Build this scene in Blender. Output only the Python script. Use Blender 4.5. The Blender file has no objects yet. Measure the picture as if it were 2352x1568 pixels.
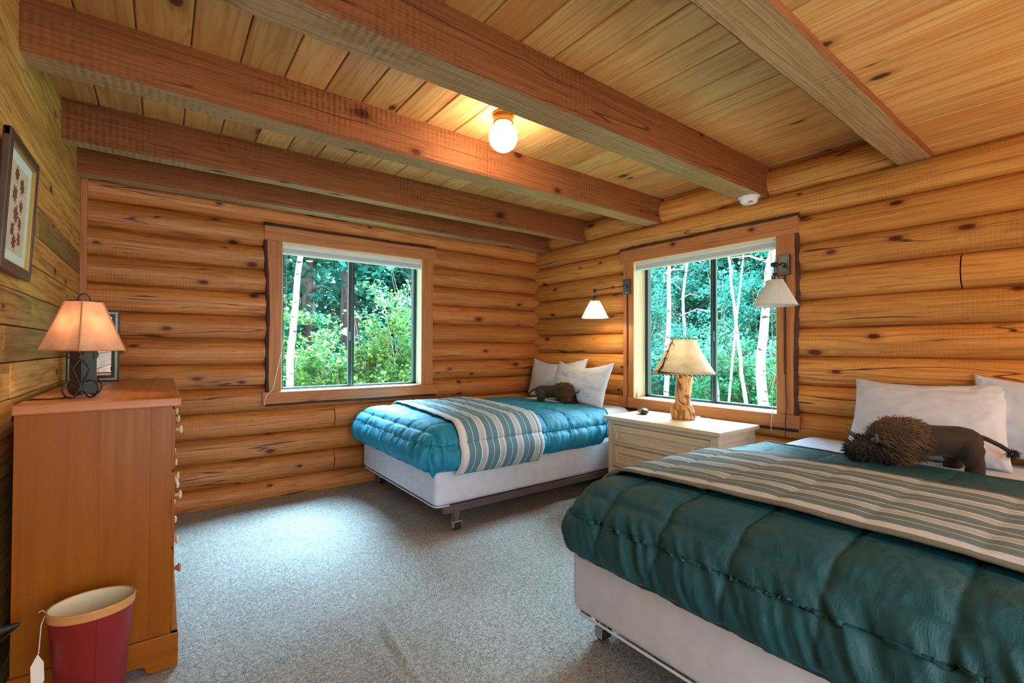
import bpy, bmesh, math, random
import numpy as np
from mathutils import Vector, Matrix
random.seed(7); rs = np.random.RandomState(11)
S = bpy.context.scene
COL = S.collection
PI = math.pi

# ------------------------------------------------------------------ helpers
def V(*a): return np.array(a, float)

def origin(p):
    o = V(0, 0, 0)
    while p is not None:
        o = o + np.array(p.location); p = p.parent
    return o

def tag(o, label=None, cat=None, group=None, kind=None):
    if label: o['label'] = label
    if cat: o['category'] = cat
    if group: o['group'] = group
    if kind: o['kind'] = kind
    return o

def thing(name, label, cat, loc, group=None, kind=None):
    o = bpy.data.objects.new(name, None); COL.objects.link(o)
    o.location = [float(c) for c in loc]; o.empty_display_size = .05
    return tag(o, label, cat, group, kind)

class MB:
    """collects pieces in world coordinates, links them as one mesh object"""
    def __init__(self):
        self.v = []; self.f = []; self.uv = []; self.r = []; self.m = []; self.n = 0; self.sm = []
    def add(self, vs, fs, uv=None, axis=None, rnd=0., mat=0, smooth=False):
        vs = np.asarray(vs, float).reshape(-1, 3); b = self.n
        self.v.append(vs); self.n += len(vs)
        for k, f in enumerate(fs):
            self.f.append([b + i for i in f]); self.r.append(rnd); self.m.append(mat); self.sm.append(smooth)
            if uv is not None: self.uv.append([tuple(uv[i]) for i in f])
            elif axis is not None:
                p = vs[list(f)]; nrm = np.zeros(3)
                for i in range(len(f)):
                    nrm += np.cross(p[i] - p[0], p[(i + 1) % len(f)] - p[0])
                o = [i for i in range(3) if i != axis]
                if abs(nrm[axis]) > .8 * np.linalg.norm(nrm) + 1e-12: ua, va = o[0], o[1]; sc = .12
                else:
                    ua = axis; sc = 1.
                    va = o[0] if abs(nrm[o[0]]) < abs(nrm[o[1]]) else o[1]
                self.uv.append([(q[ua] * sc, q[va]) for q in p])
            else: self.uv.append([(0, 0)] * len(f))
        return self
    def build(self, name, mats, parent=None, smooth=None):
        vs = np.concatenate(self.v) - origin(parent)
        me = bpy.data.meshes.new(name)
        me.from_pydata(vs.tolist(), [], self.f)
        if not isinstance(mats, (list, tuple)): mats = [mats]
        for m in mats: me.materials.append(m)
        u = me.uv_layers.new(name='UVMap')
        u.data.foreach_set('uv', np.array([c for f in self.uv for q in f for c in q], float))
        a = me.attributes.new('rnd', 'FLOAT', 'FACE'); a.data.foreach_set('value', np.array(self.r, float))
        me.polygons.foreach_set('material_index', np.array(self.m, int))
        me.polygons.foreach_set('use_smooth', np.array([bool(s) if smooth is None else smooth for s in self.sm]))
        me.update()
        o = bpy.data.objects.new(name, me); COL.objects.link(o); o.parent = parent
        return o
    # shapes
    def box(self, x0, x1, y0, y1, z0, z1, bev=.003, axis=0, rnd=0., mat=0, seg=2, rot=None, smooth=False):
        bm = bmesh.new(); bmesh.ops.create_cube(bm, size=1)
        for v in bm.verts:
            v.co = ((x0 + x1) / 2 + v.co.x * (x1 - x0), (y0 + y1) / 2 + v.co.y * (y1 - y0), (z0 + z1) / 2 + v.co.z * (z1 - z0))
        if bev: bmesh.ops.bevel(bm, geom=bm.edges[:], offset=bev, segments=seg, affect='EDGES', profile=.5)
        vs = np.array([v.co[:] for v in bm.verts]); bm.verts.index_update()
        fs = [[v.index for v in f.verts] for f in bm.faces]; bm.free()
        n0 = self.n
        self.add(vs, fs, axis=axis, rnd=rnd, mat=mat, smooth=smooth)
        if rot is not None: self.v[-1] = xf(self.v[-1], rot)
        return self
    def grid(self, P, uv=None, rnd=0., mat=0, closeu=False, closev=False, smooth=True, flip=False):
        n, m = P.shape[:2]; fs = []
        for i in range(n if closeu else n - 1):
            for j in range(m if closev else m - 1):
                a, b, c, d = i * m + j, ((i + 1) % n) * m + j, ((i + 1) % n) * m + (j + 1) % m, i * m + (j + 1) % m
                fs.append([a, d, c, b] if flip else [a, b, c, d])
        return self.add(P.reshape(-1, 3), fs, uv=None if uv is None else uv.reshape(-1, 2), rnd=rnd, mat=mat, smooth=smooth)
    def tube(self, pts, rad, seg=10, caps=True, rnd=0., mat=0, uvl=1.):
        pts = np.asarray(pts, float); n = len(pts)
        rad = np.full(n, rad, float) if np.isscalar(rad) else np.asarray(rad, float)
        T = np.gradient(pts, axis=0); T /= np.linalg.norm(T, axis=1)[:, None] + 1e-12
        up = V(0, 0, 1) if abs(T[0][2]) < .9 else V(1, 0, 0)
        N = up - T[0] * (up @ T[0]); N /= np.linalg.norm(N); R = []
        for i in range(n):
            N = N - T[i] * (N @ T[i]); N /= np.linalg.norm(N) + 1e-12
            B = np.cross(T[i], N); a = np.linspace(0, 2 * PI, seg, endpoint=False)
            R.append(pts[i] + rad[i] * (np.cos(a)[:, None] * N + np.sin(a)[:, None] * B))
        P = np.array(R)
        L = np.concatenate([[0], np.cumsum(np.linalg.norm(np.diff(pts, axis=0), axis=1))])
        uv = np.stack(np.meshgrid(L, np.arange(seg) / seg * 2 * PI * rad.max(), indexing='ij'), -1)
        self.grid(P, uv=uv, closev=True, rnd=rnd, mat=mat, flip=True)
        if caps:
            b = self.n
            self.add(np.vstack([P[0], P[-1]]), [list(range(seg)), list(range(2 * seg - 1, seg - 1, -1))], rnd=rnd, mat=mat)
        return self
    def lathe(self, prof, c, seg=32, sx=1., sy=1., mat=0, rnd=0., smooth=True, wob=None):
        prof = np.asarray(prof, float); a = np.linspace(0, 2 * PI, seg, endpoint=False)
        P = np.zeros((len(prof), seg, 3))
        for i, (r, z) in enumerate(prof):
            rr = r * (1 if wob is None else wob(a, z))
            P[i, :, 0] = c[0] + rr * np.cos(a) * sx; P[i, :, 1] = c[1] + rr * np.sin(a) * sy; P[i, :, 2] = c[2] + z
        uv = np.stack(np.meshgrid(prof[:, 1], a / (2 * PI), indexing='ij'), -1)
        return self.grid(P, uv=uv, closev=True, mat=mat, rnd=rnd, smooth=smooth, flip=True)
    def ball(self, c, r, seg=16, sc=(1, 1, 1), mat=0):
        t = np.linspace(-PI / 2, PI / 2, seg // 2 + 1); a = np.linspace(0, 2 * PI, seg, endpoint=False)
        P = np.zeros((len(t), seg, 3))
        P[..., 0] = c[0] + r * sc[0] * np.cos(t)[:, None] * np.cos(a); P[..., 1] = c[1] + r * sc[1] * np.cos(t)[:, None] * np.sin(a)
        P[..., 2] = c[2] + r * sc[2] * np.sin(t)[:, None] * np.ones(seg)
        return self.grid(P, closev=True, mat=mat, flip=True)
    def plate(self, poly, to3, thick, bev=.004, uvf=None, rnd=0., mat=0, mat_edge=None):
        """outline poly [(a,b)] mapped by to3(a,b,d): d=0 front .. thick back; rounded front edge"""
        poly = np.asarray(poly, float); n = len(poly)
        c = poly.mean(0); d = np.roll(poly, -1, 0) - np.roll(poly, 1, 0)
        nr = np.stack([d[:, 1], -d[:, 0]], 1); nr /= np.linalg.norm(nr, axis=1)[:, None] + 1e-9
        ar = .5 * np.sum(poly[:, 0] * np.roll(poly[:, 1], -1) - np.roll(poly[:, 0], -1) * poly[:, 1])
        if ar < 0: nr = -nr
        rings = [(poly - nr * bev, 0), (poly - nr * bev * .3, bev * .3), (poly, bev), (poly, thick)]
        me = mat if mat_edge is None else mat_edge
        vs = []; uvs = []
        for p, dd in rings:
            for q in p: vs.append(to3(q[0], q[1], dd)); uvs.append((q[0], q[1] + dd) if uvf is None else uvf(q[0], q[1] + dd))
        fs = [[k * n + i, k * n + (i + 1) % n, (k + 1) * n + (i + 1) % n, (k + 1) * n + i] for k in range(3) for i in range(n)]
        self.add(vs, fs, uv=uvs, rnd=rnd, mat=me)
        self.add(vs[:n], [list(range(n))], uv=uvs[:n], rnd=rnd, mat=mat)
        self.add(vs[3 * n:], [list(range(n))[::-1]], uv=uvs[3 * n:], rnd=rnd, mat=mat)
        return self

def xf(vs, M):
    M = np.array(M); return vs @ M[:3, :3].T + M[:3, 3]
def about(c, R):
    c = Vector(c); return Matrix.Translation(c) @ R.to_4x4() @ Matrix.Translation(-c)
def rz(a): return Matrix.Rotation(a, 3, 'Z')
def rx(a): return Matrix.Rotation(a, 3, 'X')
def ry(a): return Matrix.Rotation(a, 3, 'Y')

# numpy gradient noise
_perm = rs.permutation(512)
def perlin(x, y, seed=0):
    x = np.asarray(x, float) + seed * 17.31; y = np.asarray(y, float) + seed * 9.77
    xi = np.floor(x).astype(int); yi = np.floor(y).astype(int); xf_ = x - xi; yf = y - yi
    def g(ix, iy, dx, dy):
        h = _perm[(_perm[ix % 512] + iy) % 512] / 512. * 2 * PI
        return np.cos(h) * dx + np.sin(h) * dy
    u = xf_ ** 3 * (xf_ * (xf_ * 6 - 15) + 10); v = yf ** 3 * (yf * (yf * 6 - 15) + 10)
    a = g(xi, yi, xf_, yf); b = g(xi + 1, yi, xf_ - 1, yf); c = g(xi, yi + 1, xf_, yf - 1); d = g(xi + 1, yi + 1, xf_ - 1, yf - 1)
    return (a + u * (b - a)) * (1 - v) + (c + u * (d - c)) * v
def fbm(x, y, o=3, seed=0):
    s = 0; a = 1.
    for k in range(o): s = s + a * perlin(x * 2 ** k, y * 2 ** k, seed + k); a *= .5
    return s
def sstep(a, b, x):
    t = np.clip((x - a) / (b - a), 0, 1); return t * t * (3 - 2 * t)

# ------------------------------------------------------------------ materials
def srgb(r, g, b):
    f = lambda c: (c / 255 / 12.92) if c / 255 <= .04045 else ((c / 255 + .055) / 1.055) ** 2.4
    return (f(r), f(g), f(b), 1)

class NT:
    def __init__(self, name):
        self.m = bpy.data.materials.new(name); self.m.use_nodes = True; self.t = self.m.node_tree
        self.t.nodes.clear(); self.out = self.t.nodes.new('ShaderNodeOutputMaterial')
    def n(self, typ, props=None, **inp):
        nd = self.t.nodes.new('ShaderNode' + typ)
        for k, v in (props or {}).items(): setattr(nd, k, v)
        for k, v in inp.items():
            k = k.replace('_', ' ')
            s = nd.inputs[int(k[1:])] if (k[0] == 'i' and k[1:].isdigit()) else nd.inputs[k]
            self.set(s, v)
        return nd
    def set(self, s, v):
        if isinstance(v, bpy.types.NodeSocket): self.t.links.new(v, s)
        elif isinstance(v, bpy.types.Node): self.t.links.new(v.outputs[0], s)
        else:
            try: s.default_value = v
            except Exception: s.default_value = tuple(v)[:3]
    def math(self, op, a, b=0., c=None):
        nd = self.n('Math', {'operation': op}, i0=a, i1=b)
        if c is not None: self.set(nd.inputs[2], c)
        return nd.outputs[0]
    def mix(self, f, a, b, mode='MIX'):
        nd = self.n('Mix', {'data_type': 'RGBA', 'blend_type': mode})
        self.set(nd.inputs[0], f); self.set(nd.inputs[6], a); self.set(nd.inputs[7], b)
        return nd.outputs[2]
    def ramp(self, f, stops, interp='LINEAR'):
        nd = self.n('ValToRGB'); cr = nd.color_ramp; cr.interpolation = interp
        while len(cr.elements) > 1: cr.elements.remove(cr.elements[-1])
        cr.elements[0].position = stops[0][0]; cr.elements[0].color = stops[0][1]
        for p, c in stops[1:]:
            e = cr.elements.new(p); e.color = c
        self.set(nd.inputs[0], f); return nd.outputs[0]
    def noise(self, vec, scale=1., detail=4., rough=.55, dist=0.):
        nd = self.n('TexNoise', Scale=scale, Detail=detail, Roughness=rough, Distortion=dist)
        if vec is not None: self.set(nd.inputs['Vector'], vec)
        return nd.outputs[0]
    def map(self, vec, sc=(1, 1, 1), loc=(0, 0, 0)):
        return self.n('Mapping', Vector=vec, Scale=sc, Location=loc).outputs[0]
    def rng(self, v, a, b, c=0., d=1.):
        nd = self.n('MapRange'); 
        for i, q in enumerate((v, a, b, c, d)): self.set(nd.inputs[i], q)
        return nd.outputs[0]
    def bsdf(self, **k):
        b = self.n('BsdfPrincipled', **k); self.t.links.new(b.outputs[0], self.out.inputs[0]); return b
    def bump(self, h, strength=.3, dist=.01):
        return self.n('Bump', Strength=strength, Distance=dist, Height=h).outputs[0]

def G(v): return (v, v, v, 1)
def plain(name, col, rough=.5, metal=0., bump=None, spec=.5, var=.0):
    t = NT(name); kw = {}
    co = t.n('TexCoord').outputs['Object']; c = col
    if var:
        nz = t.noise(co, 9, 4); c = t.mix(t.rng(nz, .3, .7), tuple(q * (1 - var) for q in col[:3]) + (1,), tuple(min(1, q * (1 + var)) for q in col[:3]) + (1,))
    b = t.bsdf(Base_Color=c, Roughness=rough, Metallic=metal)
    b.inputs['Specular IOR Level'].default_value = spec
    if bump: t.set(b.inputs['Normal'], t.bump(t.noise(co, bump[0], 3), bump[1], .002))
    return t.m

def wood(name, dark, light, knotc, gu=1.5, gv=42, ringv=7, ring=.4, knots=(1.6, 6, .55), rough=.5, bump=.25, chat=0., chatp=.019,
         var=.18, huec=None, hueamt=.5, stain=None, crack=0., tint=False, streak=.0, gloss=.35, check=0., contrast=1.):
    t = NT(name)
    uv = t.n('UVMap').outputs[0]
    rnd = t.n('Attribute', {'attribute_name': 'rnd'}).outputs['Fac']
    oi = t.n('ObjectInfo').outputs['Random']
    r = t.math('ADD', t.math('MULTIPLY', rnd, 57.3), t.math('MULTIPLY', oi, 23.7))
    off = t.n('CombineXYZ', X=r, Y=t.math('MULTIPLY', r, .71), Z=t.math('MULTIPLY', r, 1.3)).outputs[0]
    p = t.n('VectorMath', {'operation': 'ADD'}, i0=uv, i1=off).outputs[0]
    wn = t.n('TexNoise', Vector=p, Scale=3.2, Detail=3.)
    warp = t.n('VectorMath', {'operation': 'SCALE'}, i0=t.n('VectorMath', {'operation': 'SUBTRACT'}, i0=wn.outputs['Color'], i1=(.5, .5, .5)).outputs[0], Scale=.014).outputs[0]
    # knots pull the grain around them
    kv = t.n('VectorMath', {'operation': 'ADD'}, i0=p, i1=warp).outputs[0]
    vor = t.n('TexVoronoi', {'feature': 'F1', 'voronoi_dimensions': '2D'}, Vector=t.map(kv, (knots[0], knots[1], 1)), Scale=1.)
    sep = t.n('SeparateColor', Color=vor.outputs['Color'])
    gate = t.math('GREATER_THAN', sep.outputs[0], 1 - knots[2])
    size = t.rng(sep.outputs[1], 0, 1, .5, 1.35)
    d = t.math('DIVIDE', vor.outputs['Distance'], size)
    near = t.math('MULTIPLY', t.rng(d, .0, .42, 1, 0), gate)
    pk = t.n('VectorMath', {'operation': 'ADD'}, i0=kv, i1=t.n('CombineXYZ', Y=t.math('MULTIPLY', t.math('MULTIPLY', near, near), .022)).outputs[0]).outputs[0]
    A = t.noise(t.map(pk, (gu, gv * 1.7, 1)), 1, 6, .62, .1)
    rn = t.noise(t.map(pk, (.55, ringv, 1)), 1, 2, .5, .1)
    B = t.math('ADD', t.math('MULTIPLY', t.math('SINE', t.math('MULTIPLY', rn, 75)), .5), .5)
    Bs = t.math('POWER', B, 2.2)
    f = t.math('SUBTRACT', A, t.math('MULTIPLY', Bs, ring * .32))
    col = t.ramp(t.rng(f, .18, .62), [(0, dark), (.55, tuple((dark[i] * .35 + light[i] * .65) for i in range(3)) + (1,)), (1, light)])
    blot = t.noise(t.map(p, (1.1, 3.2, 1)), 1, 4, .6)
    if huec is not None: col = t.mix(t.math('MULTIPLY', t.rng(blot, .42, .68), hueamt), col, huec)
    if stain is not None:
        st = t.noise(t.map(p, (.5, 7, 1)), 1, 4, .65); col = t.mix(t.math('MULTIPLY', t.rng(st, .56, .74), stain[1]), col, stain[0])
    vr = t.math('FRACT', t.math('MULTIPLY', r, 3.77))
    col = t.mix(1., col, t.ramp(vr, [(0, G(1 - var)), (1, G(1 + var * .6))]), 'MULTIPLY')
    if tint:
        ta = t.n('Attribute', {'attribute_name': 'tint'}).outputs['Color']; col = t.mix(1., col, ta, 'MULTIPLY')
    if streak:
        sk = t.noise(t.map(p, (2.5, 110, 1)), 1, 3, .7); col = t.mix(t.math('MULTIPLY', t.rng(sk, .6, .72), streak), col, (.03, .015, .008, 1))
    # dashes of worm holes and checks
    ck = t.noise(t.map(p, (9, 120, 1)), 1, 2, .5); ckm = t.math('MULTIPLY', t.rng(ck, .70, .76), crack)
    col = t.mix(ckm, col, (.035, .015, .007, 1))
    if check:
        cn = t.noise(t.map(kv, (.35, 5.5, 1)), 1, 3, .45, .1); on = t.rng(t.noise(t.map(p, (.8, 2.4, 1), (9, 4, 0)), 1, 2), .5, .54)
        ln = t.math('MULTIPLY', t.rng(t.math('ABSOLUTE', t.math('SUBTRACT', cn, .5)), .0065, .002), on)
        col = t.mix(t.math('MULTIPLY', ln, check), col, (.03, .014, .007, 1)); ckm = t.math('MAXIMUM', ckm, ln)
        fine = t.noise(t.map(p, (3.5, 190, 1)), 1, 4, .75); col = t.mix(t.math('MULTIPLY', t.rng(fine, .52, .7), .38), col, tuple(c * .55 for c in dark[:3]) + (1,))
    kn = t.math('MULTIPLY', t.rng(d, .115, .085), gate); kr = t.math('MULTIPLY', t.rng(d, .24, .1), gate)
    col = t.mix(t.math('MULTIPLY', kr, .45), col, knotc)
    inner = t.mix(t.rng(d, .0, .075), tuple(c * .45 for c in knotc[:3]) + (1,), knotc)
    col = t.mix(kn, col, inner)
    h = t.math('ADD', t.math('MULTIPLY', A, .7), t.math('MULTIPLY', Bs, .25))
    h = t.math('SUBTRACT', h, t.math('MULTIPLY', ckm, .8))
    if chat:
        su = t.n('SeparateXYZ', Vector=kv)
        w = t.math('MULTIPLY', t.math('ADD', t.math('SINE', t.math('MULTIPLY', su.outputs[0], 2 * PI / chatp)), 1.), .5)
        msk = t.rng(t.noise(t.map(p, (1.3, 2.2, 1)), 1, 2), .42, .6)
        w = t.math('MULTIPLY', t.math('MULTIPLY', w, msk), t.rng(t.noise(t.map(p, (25, 25, 1)), 1, 2), .3, .6))
        col = t.mix(t.math('MULTIPLY', w, chat), col, tuple(c * .45 for c in dark[:3]) + (1,))
        h = t.math('SUBTRACT', h, t.math('MULTIPLY', w, .9 * min(1, chat * 2.2)))
    b = t.bsdf(Base_Color=col, Roughness=t.rng(A, .2, .8, rough + .12, rough - .06))
    b.inputs['Specular IOR Level'].default_value = gloss
    t.set(b.inputs['Normal'], t.bump(h, bump, .006))
    return t.m

M = {}
M['log'] = wood('log_wood', srgb(150, 82, 38), srgb(224, 152, 82), srgb(98, 42, 16), ring=.42, chat=.2, bump=.3, rough=.42, knots=(3.4, 6.2, .2),
                huec=srgb(194, 112, 50), hueamt=.6, crack=.8, stain=(srgb(112, 76, 48), .5), var=.18, check=.9)
M['logr'] = wood('log_wood_right', srgb(158, 94, 40), srgb(226, 164, 90), srgb(104, 46, 18), ring=.45, chat=.18, bump=.3, rough=.42, knots=(3.4, 6.2, .2),
                 huec=srgb(198, 124, 54), hueamt=.55, crack=.8, var=.15, check=.9)
M['beam'] = wood('beam_wood', srgb(102, 54, 28), srgb(158, 98, 58), srgb(90, 36, 18), gv=55, ring=.25, chat=.42, chatp=.028, bump=.6, rough=.62, knots=(2.8, 5, .14),
                 huec=srgb(138, 78, 44), hueamt=.6, crack=.7, var=.08, streak=.25, gloss=.2, check=.7)
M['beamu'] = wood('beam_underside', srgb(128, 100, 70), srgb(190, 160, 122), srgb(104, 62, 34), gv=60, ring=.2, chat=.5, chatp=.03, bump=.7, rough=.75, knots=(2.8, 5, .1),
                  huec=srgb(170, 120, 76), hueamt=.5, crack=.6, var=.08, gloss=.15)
M['ceil'] = wood('ceiling_plank', srgb(196, 132, 68), srgb(236, 188, 124), srgb(104, 58, 30), gv=34, ring=.5, ringv=5, bump=.1, rough=.45, knots=(3.0, 5.2, .17),
                 huec=srgb(208, 136, 74), hueamt=.75, crack=.1, var=.22)
M['board'] = wood('weathered_board', srgb(150, 108, 60), srgb(226, 186, 120), srgb(88, 54, 28), gv=40, ring=.5, ringv=6, bump=.3, rough=.6, knots=(3.2, 5.6, .18),
                  huec=srgb(180, 130, 72), hueamt=.5, crack=.3, check=.5, var=.12, tint=True, streak=.2, gloss=.2)
M['trim'] = wood('trim_wood', srgb(150, 88, 48), srgb(198, 132, 80), srgb(96, 48, 24), gv=48, ring=.3, bump=.15, rough=.5, knots=(3, 5, .1), var=.06,
                 huec=srgb(170, 102, 58), hueamt=.5)
M['bark'] = plain('live_edge_bark', srgb(74, 44, 32), .85, bump=(60, .9), var=.4)
M['jambw'] = wood('pale_reveal', srgb(208, 186, 150), srgb(240, 226, 196), srgb(170, 130, 84), ring=.3, knots=(1.6, 6, .2), bump=.05, rough=.5, var=.04)
M['pine'] = wood('dresser_pine', srgb(124, 66, 8), srgb(150, 86, 16), srgb(92, 34, 14), gv=30, ring=.18, ringv=4, bump=.03, rough=.3, knots=(3, 4.2, .09), var=.05,
                 huec=srgb(142, 74, 12), hueamt=.4, gloss=.22)
M['pinetop'] = wood('dresser_top_pine', srgb(164, 92, 46), srgb(196, 122, 66), srgb(92, 40, 18), gv=30, ring=.08, bump=.01, rough=.32, knots=(1.6, 4.2, .0), var=.05, gloss=.5)
M['pine2'] = wood('plank_wall_pine', srgb(176, 116, 60), srgb(222, 166, 102), srgb(98, 48, 20), bump=.1)
M['maple'] = wood('nightstand_maple', srgb(202, 176, 140), srgb(228, 206, 174), srgb(176, 140, 100), gv=40, ring=.2, bump=.03, rough=.32, knots=(1, 3, .05), var=.04, gloss=.5)
M['knobw'] = plain('pale_knob_wood', srgb(222, 196, 156), .35)
M['knobd'] = plain('shaded_knob_wood', srgb(176, 108, 64), .35)  # shadow on the nearest bottom drawer knob, painted into its wood tone
M['black'] = plain('black_satin', (.012, .012, .014, 1), .4)
M['rubber'] = plain('black_rubber', (.015, .015, .017, 1), .6)
M['iron'] = plain('wrought_iron', (.035, .028, .026, 1), .38, .7, bump=(80, .3))
M['alu'] = plain('dark_green_frame', srgb(38, 64, 64), .35, .3)
M['alul'] = plain('grey_sash_edge', srgb(120, 150, 160), .35, .4)
M['blind'] = plain('pale_blind', srgb(206, 214, 220), .5)
M['cord'] = plain('white_cord', srgb(226, 220, 208), .7)
M['darkcord'] = plain('brown_cord', srgb(60, 44, 34), .6)
M['nickel'] = plain('antique_nickel', srgb(92, 98, 98), .32, .85)
M['brassd'] = plain('aged_brass', srgb(150, 104, 56), .35, .9)
M['steel'] = plain('bed_rail_steel', srgb(112, 92, 96), .5, .4, var=.15)
M['plastic'] = plain('white_plastic', srgb(232, 234, 238), .35)
M['ltgrey'] = plain('grey_plastic', srgb(150, 155, 165), .4)
M['mirror'] = plain('mirror_glass', (.82, .84, .84, 1), .02, 1.)
M['silver'] = plain('worn_silver_moulding', srgb(128, 138, 132), .42, .7, bump=(90, .5), var=.3)
M['binred'] = plain('maroon_bin', srgb(128, 28, 32), .45, var=.12, bump=(200, .08))
M['binin'] = plain('cream_bin_lining', srgb(222, 216, 190), .55, var=.08)
M['binrim'] = plain('tan_bin_rim', srgb(196, 142, 84), .5, var=.08)
M['paper'] = plain('white_paper', srgb(226, 220, 210), .7)
M['framew'] = plain('dark_frame_wood', srgb(74, 50, 38), .35, var=.2)
M['gold'] = plain('gilt_lip', srgb(176, 140, 74), .35, .6)
M['mat'] = plain('picture_mount', srgb(214, 232, 230), .7)
M['art'] = plain('pressed_leaf_paper', srgb(206, 196, 182), .7)
M['leafart'] = plain('pressed_red_leaf', srgb(120, 58, 52), .7, var=.3)
M['hoof'] = plain('dark_felt', (.012, .01, .01, 1), .8)
M['horn'] = plain('grey_horn_felt', srgb(92, 90, 98), .6)
M['furdark'] = plain('dark_brown_plush', srgb(42, 30, 24), .8, bump=(160, .8), var=.25)
M['furdark'].node_tree.nodes['Principled BSDF'].inputs['Sheen Weight'].default_value = .08
M['furhead'] = plain('blackish_curly_pile', srgb(50, 42, 40), .8, var=.3)
M['furmane'] = plain('shaggy_tan_pile', srgb(112, 88, 64), .75, var=.35)
M['ground'] = plain('forest_floor', srgb(92, 120, 70), .9, var=.4)

def cloth(name, col, rough=.8, bump=(240, .15), sheen=.0, var=.06, wr=None):
    t = NT(name); co = t.n('TexCoord').outputs['Object']
    nz = t.noise(co, 14, 5); c = t.mix(t.rng(nz, .3, .7), tuple(q * (1 - var) for q in col[:3]) + (1,), tuple(min(1, q * (1 + var)) for q in col[:3]) + (1,))
    b = t.bsdf(Base_Color=c, Roughness=rough); b.inputs['Sheen Weight'].default_value = sheen
    h = t.noise(co, bump[0], 2)
    if wr: h = t.math('ADD', t.math('MULTIPLY', h, .15), t.noise(t.map(co, wr[0]), 1, 5, .6, .8))
    t.set(b.inputs['Normal'], t.bump(h, bump[1], .004 if not wr else .02))
    return t.m
M['sheet'] = cloth('white_sheet', srgb(208, 217, 235), wr=((9, 22, 9), .18), bump=(240, .18))
M['pillow'] = cloth('white_pillowcase', srgb(204, 213, 232), wr=((7, 7, 7), .2), bump=(200, .2))
M['boxs'] = cloth('white_stretch_cover', srgb(214, 223, 240), wr=((4, 4, 40), .1), bump=(240, .12))
M['quiltA'] = cloth('bright_teal_quilt', srgb(12, 136, 172), .6, wr=((22, 9, 22), .3), bump=(200, .3), sheen=0.)
M['quiltB'] = cloth('dark_teal_quilt', srgb(10, 74, 86), .6, wr=((14, 22, 9), .2), bump=(200, .28), sheen=0.)

def throw_mat(name, base, pale, edge):
    t = NT(name); uv = t.n('UVMap').outputs[0]; sx = t.n('SeparateXYZ', Vector=uv)
    u = sx.outputs[0]   # 0..1 across the stripes
    a, b, e = base, pale, edge; W = (.93, .92, .9, 1) if False else pale
    st = []
    def band(w, c):
        x = st[-1][2] if st else 0.; st.append((x, c, x + w))
    band(.022, e); band(.05, b)
    for k in range(4):
        band(.055, a); band(.008, b); band(.05, a); band(.03, b)
        for q in range(4): band(.006, a); band(.009, b)
        band(.03, b)
    band(.03, a); band(.008, b); band(.06, a); band(.03, b); band(.05, e)
    tot = .072 + 4 * .213 + .05
    nd = t.n('ValToRGB'); cr = nd.color_ramp; cr.interpolation = 'CONSTANT'
    # ramps hold 32 stops: use a period of the repeating band instead
    per = .066 + .007 + .062 + .016 + 4 * .012 + .014
    pu = t.math('FRACT', t.math('DIVIDE', t.math('SUBTRACT', t.math('MULTIPLY', u, tot), .072), per))
    x = 0.; el = []
    for w, c in [(.066, a), (.007, b), (.062, a), (.016, b)] + [(.005, a), (.007, b)] * 4 + [(.014, b)]:
        el.append((x / per, c)); x += w
    col = t.ramp(pu, el, 'CONSTANT')
    rim = t.math('ADD', t.math('LESS_THAN', u, .025), t.math('GREATER_THAN', u, .965))
    pl = t.math('LESS_THAN', t.math('ABSOLUTE', t.math('SUBTRACT', u, .05)), .026)
    col = t.mix(pl, col, b); col = t.mix(rim, col, e)
    co = t.n('TexCoord').outputs['Object']
    wv = t.noise(co, 160, 3); col = t.mix(t.math('MULTIPLY', t.rng(wv, .35, .7), .25), col, t.mix(.5, col, (.02, .05, .05, 1)))
    bs = t.bsdf(Base_Color=col, Roughness=.9)
    t.set(bs.inputs['Normal'], t.bump(t.noise(co, 300, 2), .35, .003))
    return t.m
M['throwA'] = throw_mat('striped_throw_blue', srgb(92, 138, 156), srgb(216, 218, 222), srgb(206, 206, 210))
M['throwB'] = throw_mat('striped_throw_olive', srgb(102, 122, 124), srgb(198, 204, 208), srgb(118, 116, 104))

def carpet_mat():
    t = NT('cut_pile_carpet'); co = t.n('TexCoord').outputs['Object']
    n1 = t.noise(co, 190, 3, .7); n2 = t.noise(co, 70, 2, .6); n3 = t.noise(co, 2.2, 4, .6)
    f = t.math('ADD', t.math('MULTIPLY', n1, .7), t.math('MULTIPLY', n2, .3))
    c = t.ramp(t.rng(f, .36, .66), [(0, srgb(92, 87, 82)), (.5, srgb(166, 161, 155)), (1, srgb(222, 218, 212))])
    c = t.mix(t.rng(n3, .35, .65), c, t.mix(1., c, (.86, .85, .83, 1), 'MULTIPLY'))
    b = t.bsdf(Base_Color=c, Roughness=.95); b.inputs['Sheen Weight'].default_value = .2
    b.inputs['Specular IOR Level'].default_value = .1
    t.set(b.inputs['Normal'], t.bump(f, .9, .012))
    return t.m
M['carpet'] = carpet_mat()

def shade_mat(name, col, trans=.5, spots=None, bump=None):
    t = NT(name); co = t.n('TexCoord').outputs['Object']; c = col
    nz = t.noise(co, 18, 5, .65)
    if spots: c = t.mix(t.rng(nz, .35, .7), col, spots)
    d = t.n('BsdfDiffuse', Color=c); tr = t.n('BsdfTranslucent', Color=c)
    m = t.n('MixShader', i0=trans, i1=d.outputs[0], i2=tr.outputs[0]); t.t.links.new(m.outputs[0], t.out.inputs[0])
    return t.m
M['shadeW'] = shade_mat('white_pleated_fabric', srgb(232, 232, 230), .35)
M['shadeP'] = shade_mat('parchment_shade', srgb(226, 196, 172), .4, srgb(204, 168, 142))
M['shadeR'] = shade_mat('rawhide_shade', srgb(236, 226, 206), .45, srgb(214, 200, 176))
def emis(name, col, s):
    t = NT(name); e = t.n('Emission', Color=col, Strength=s); t.t.links.new(e.outputs[0], t.out.inputs[0]); return t.m
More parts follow.
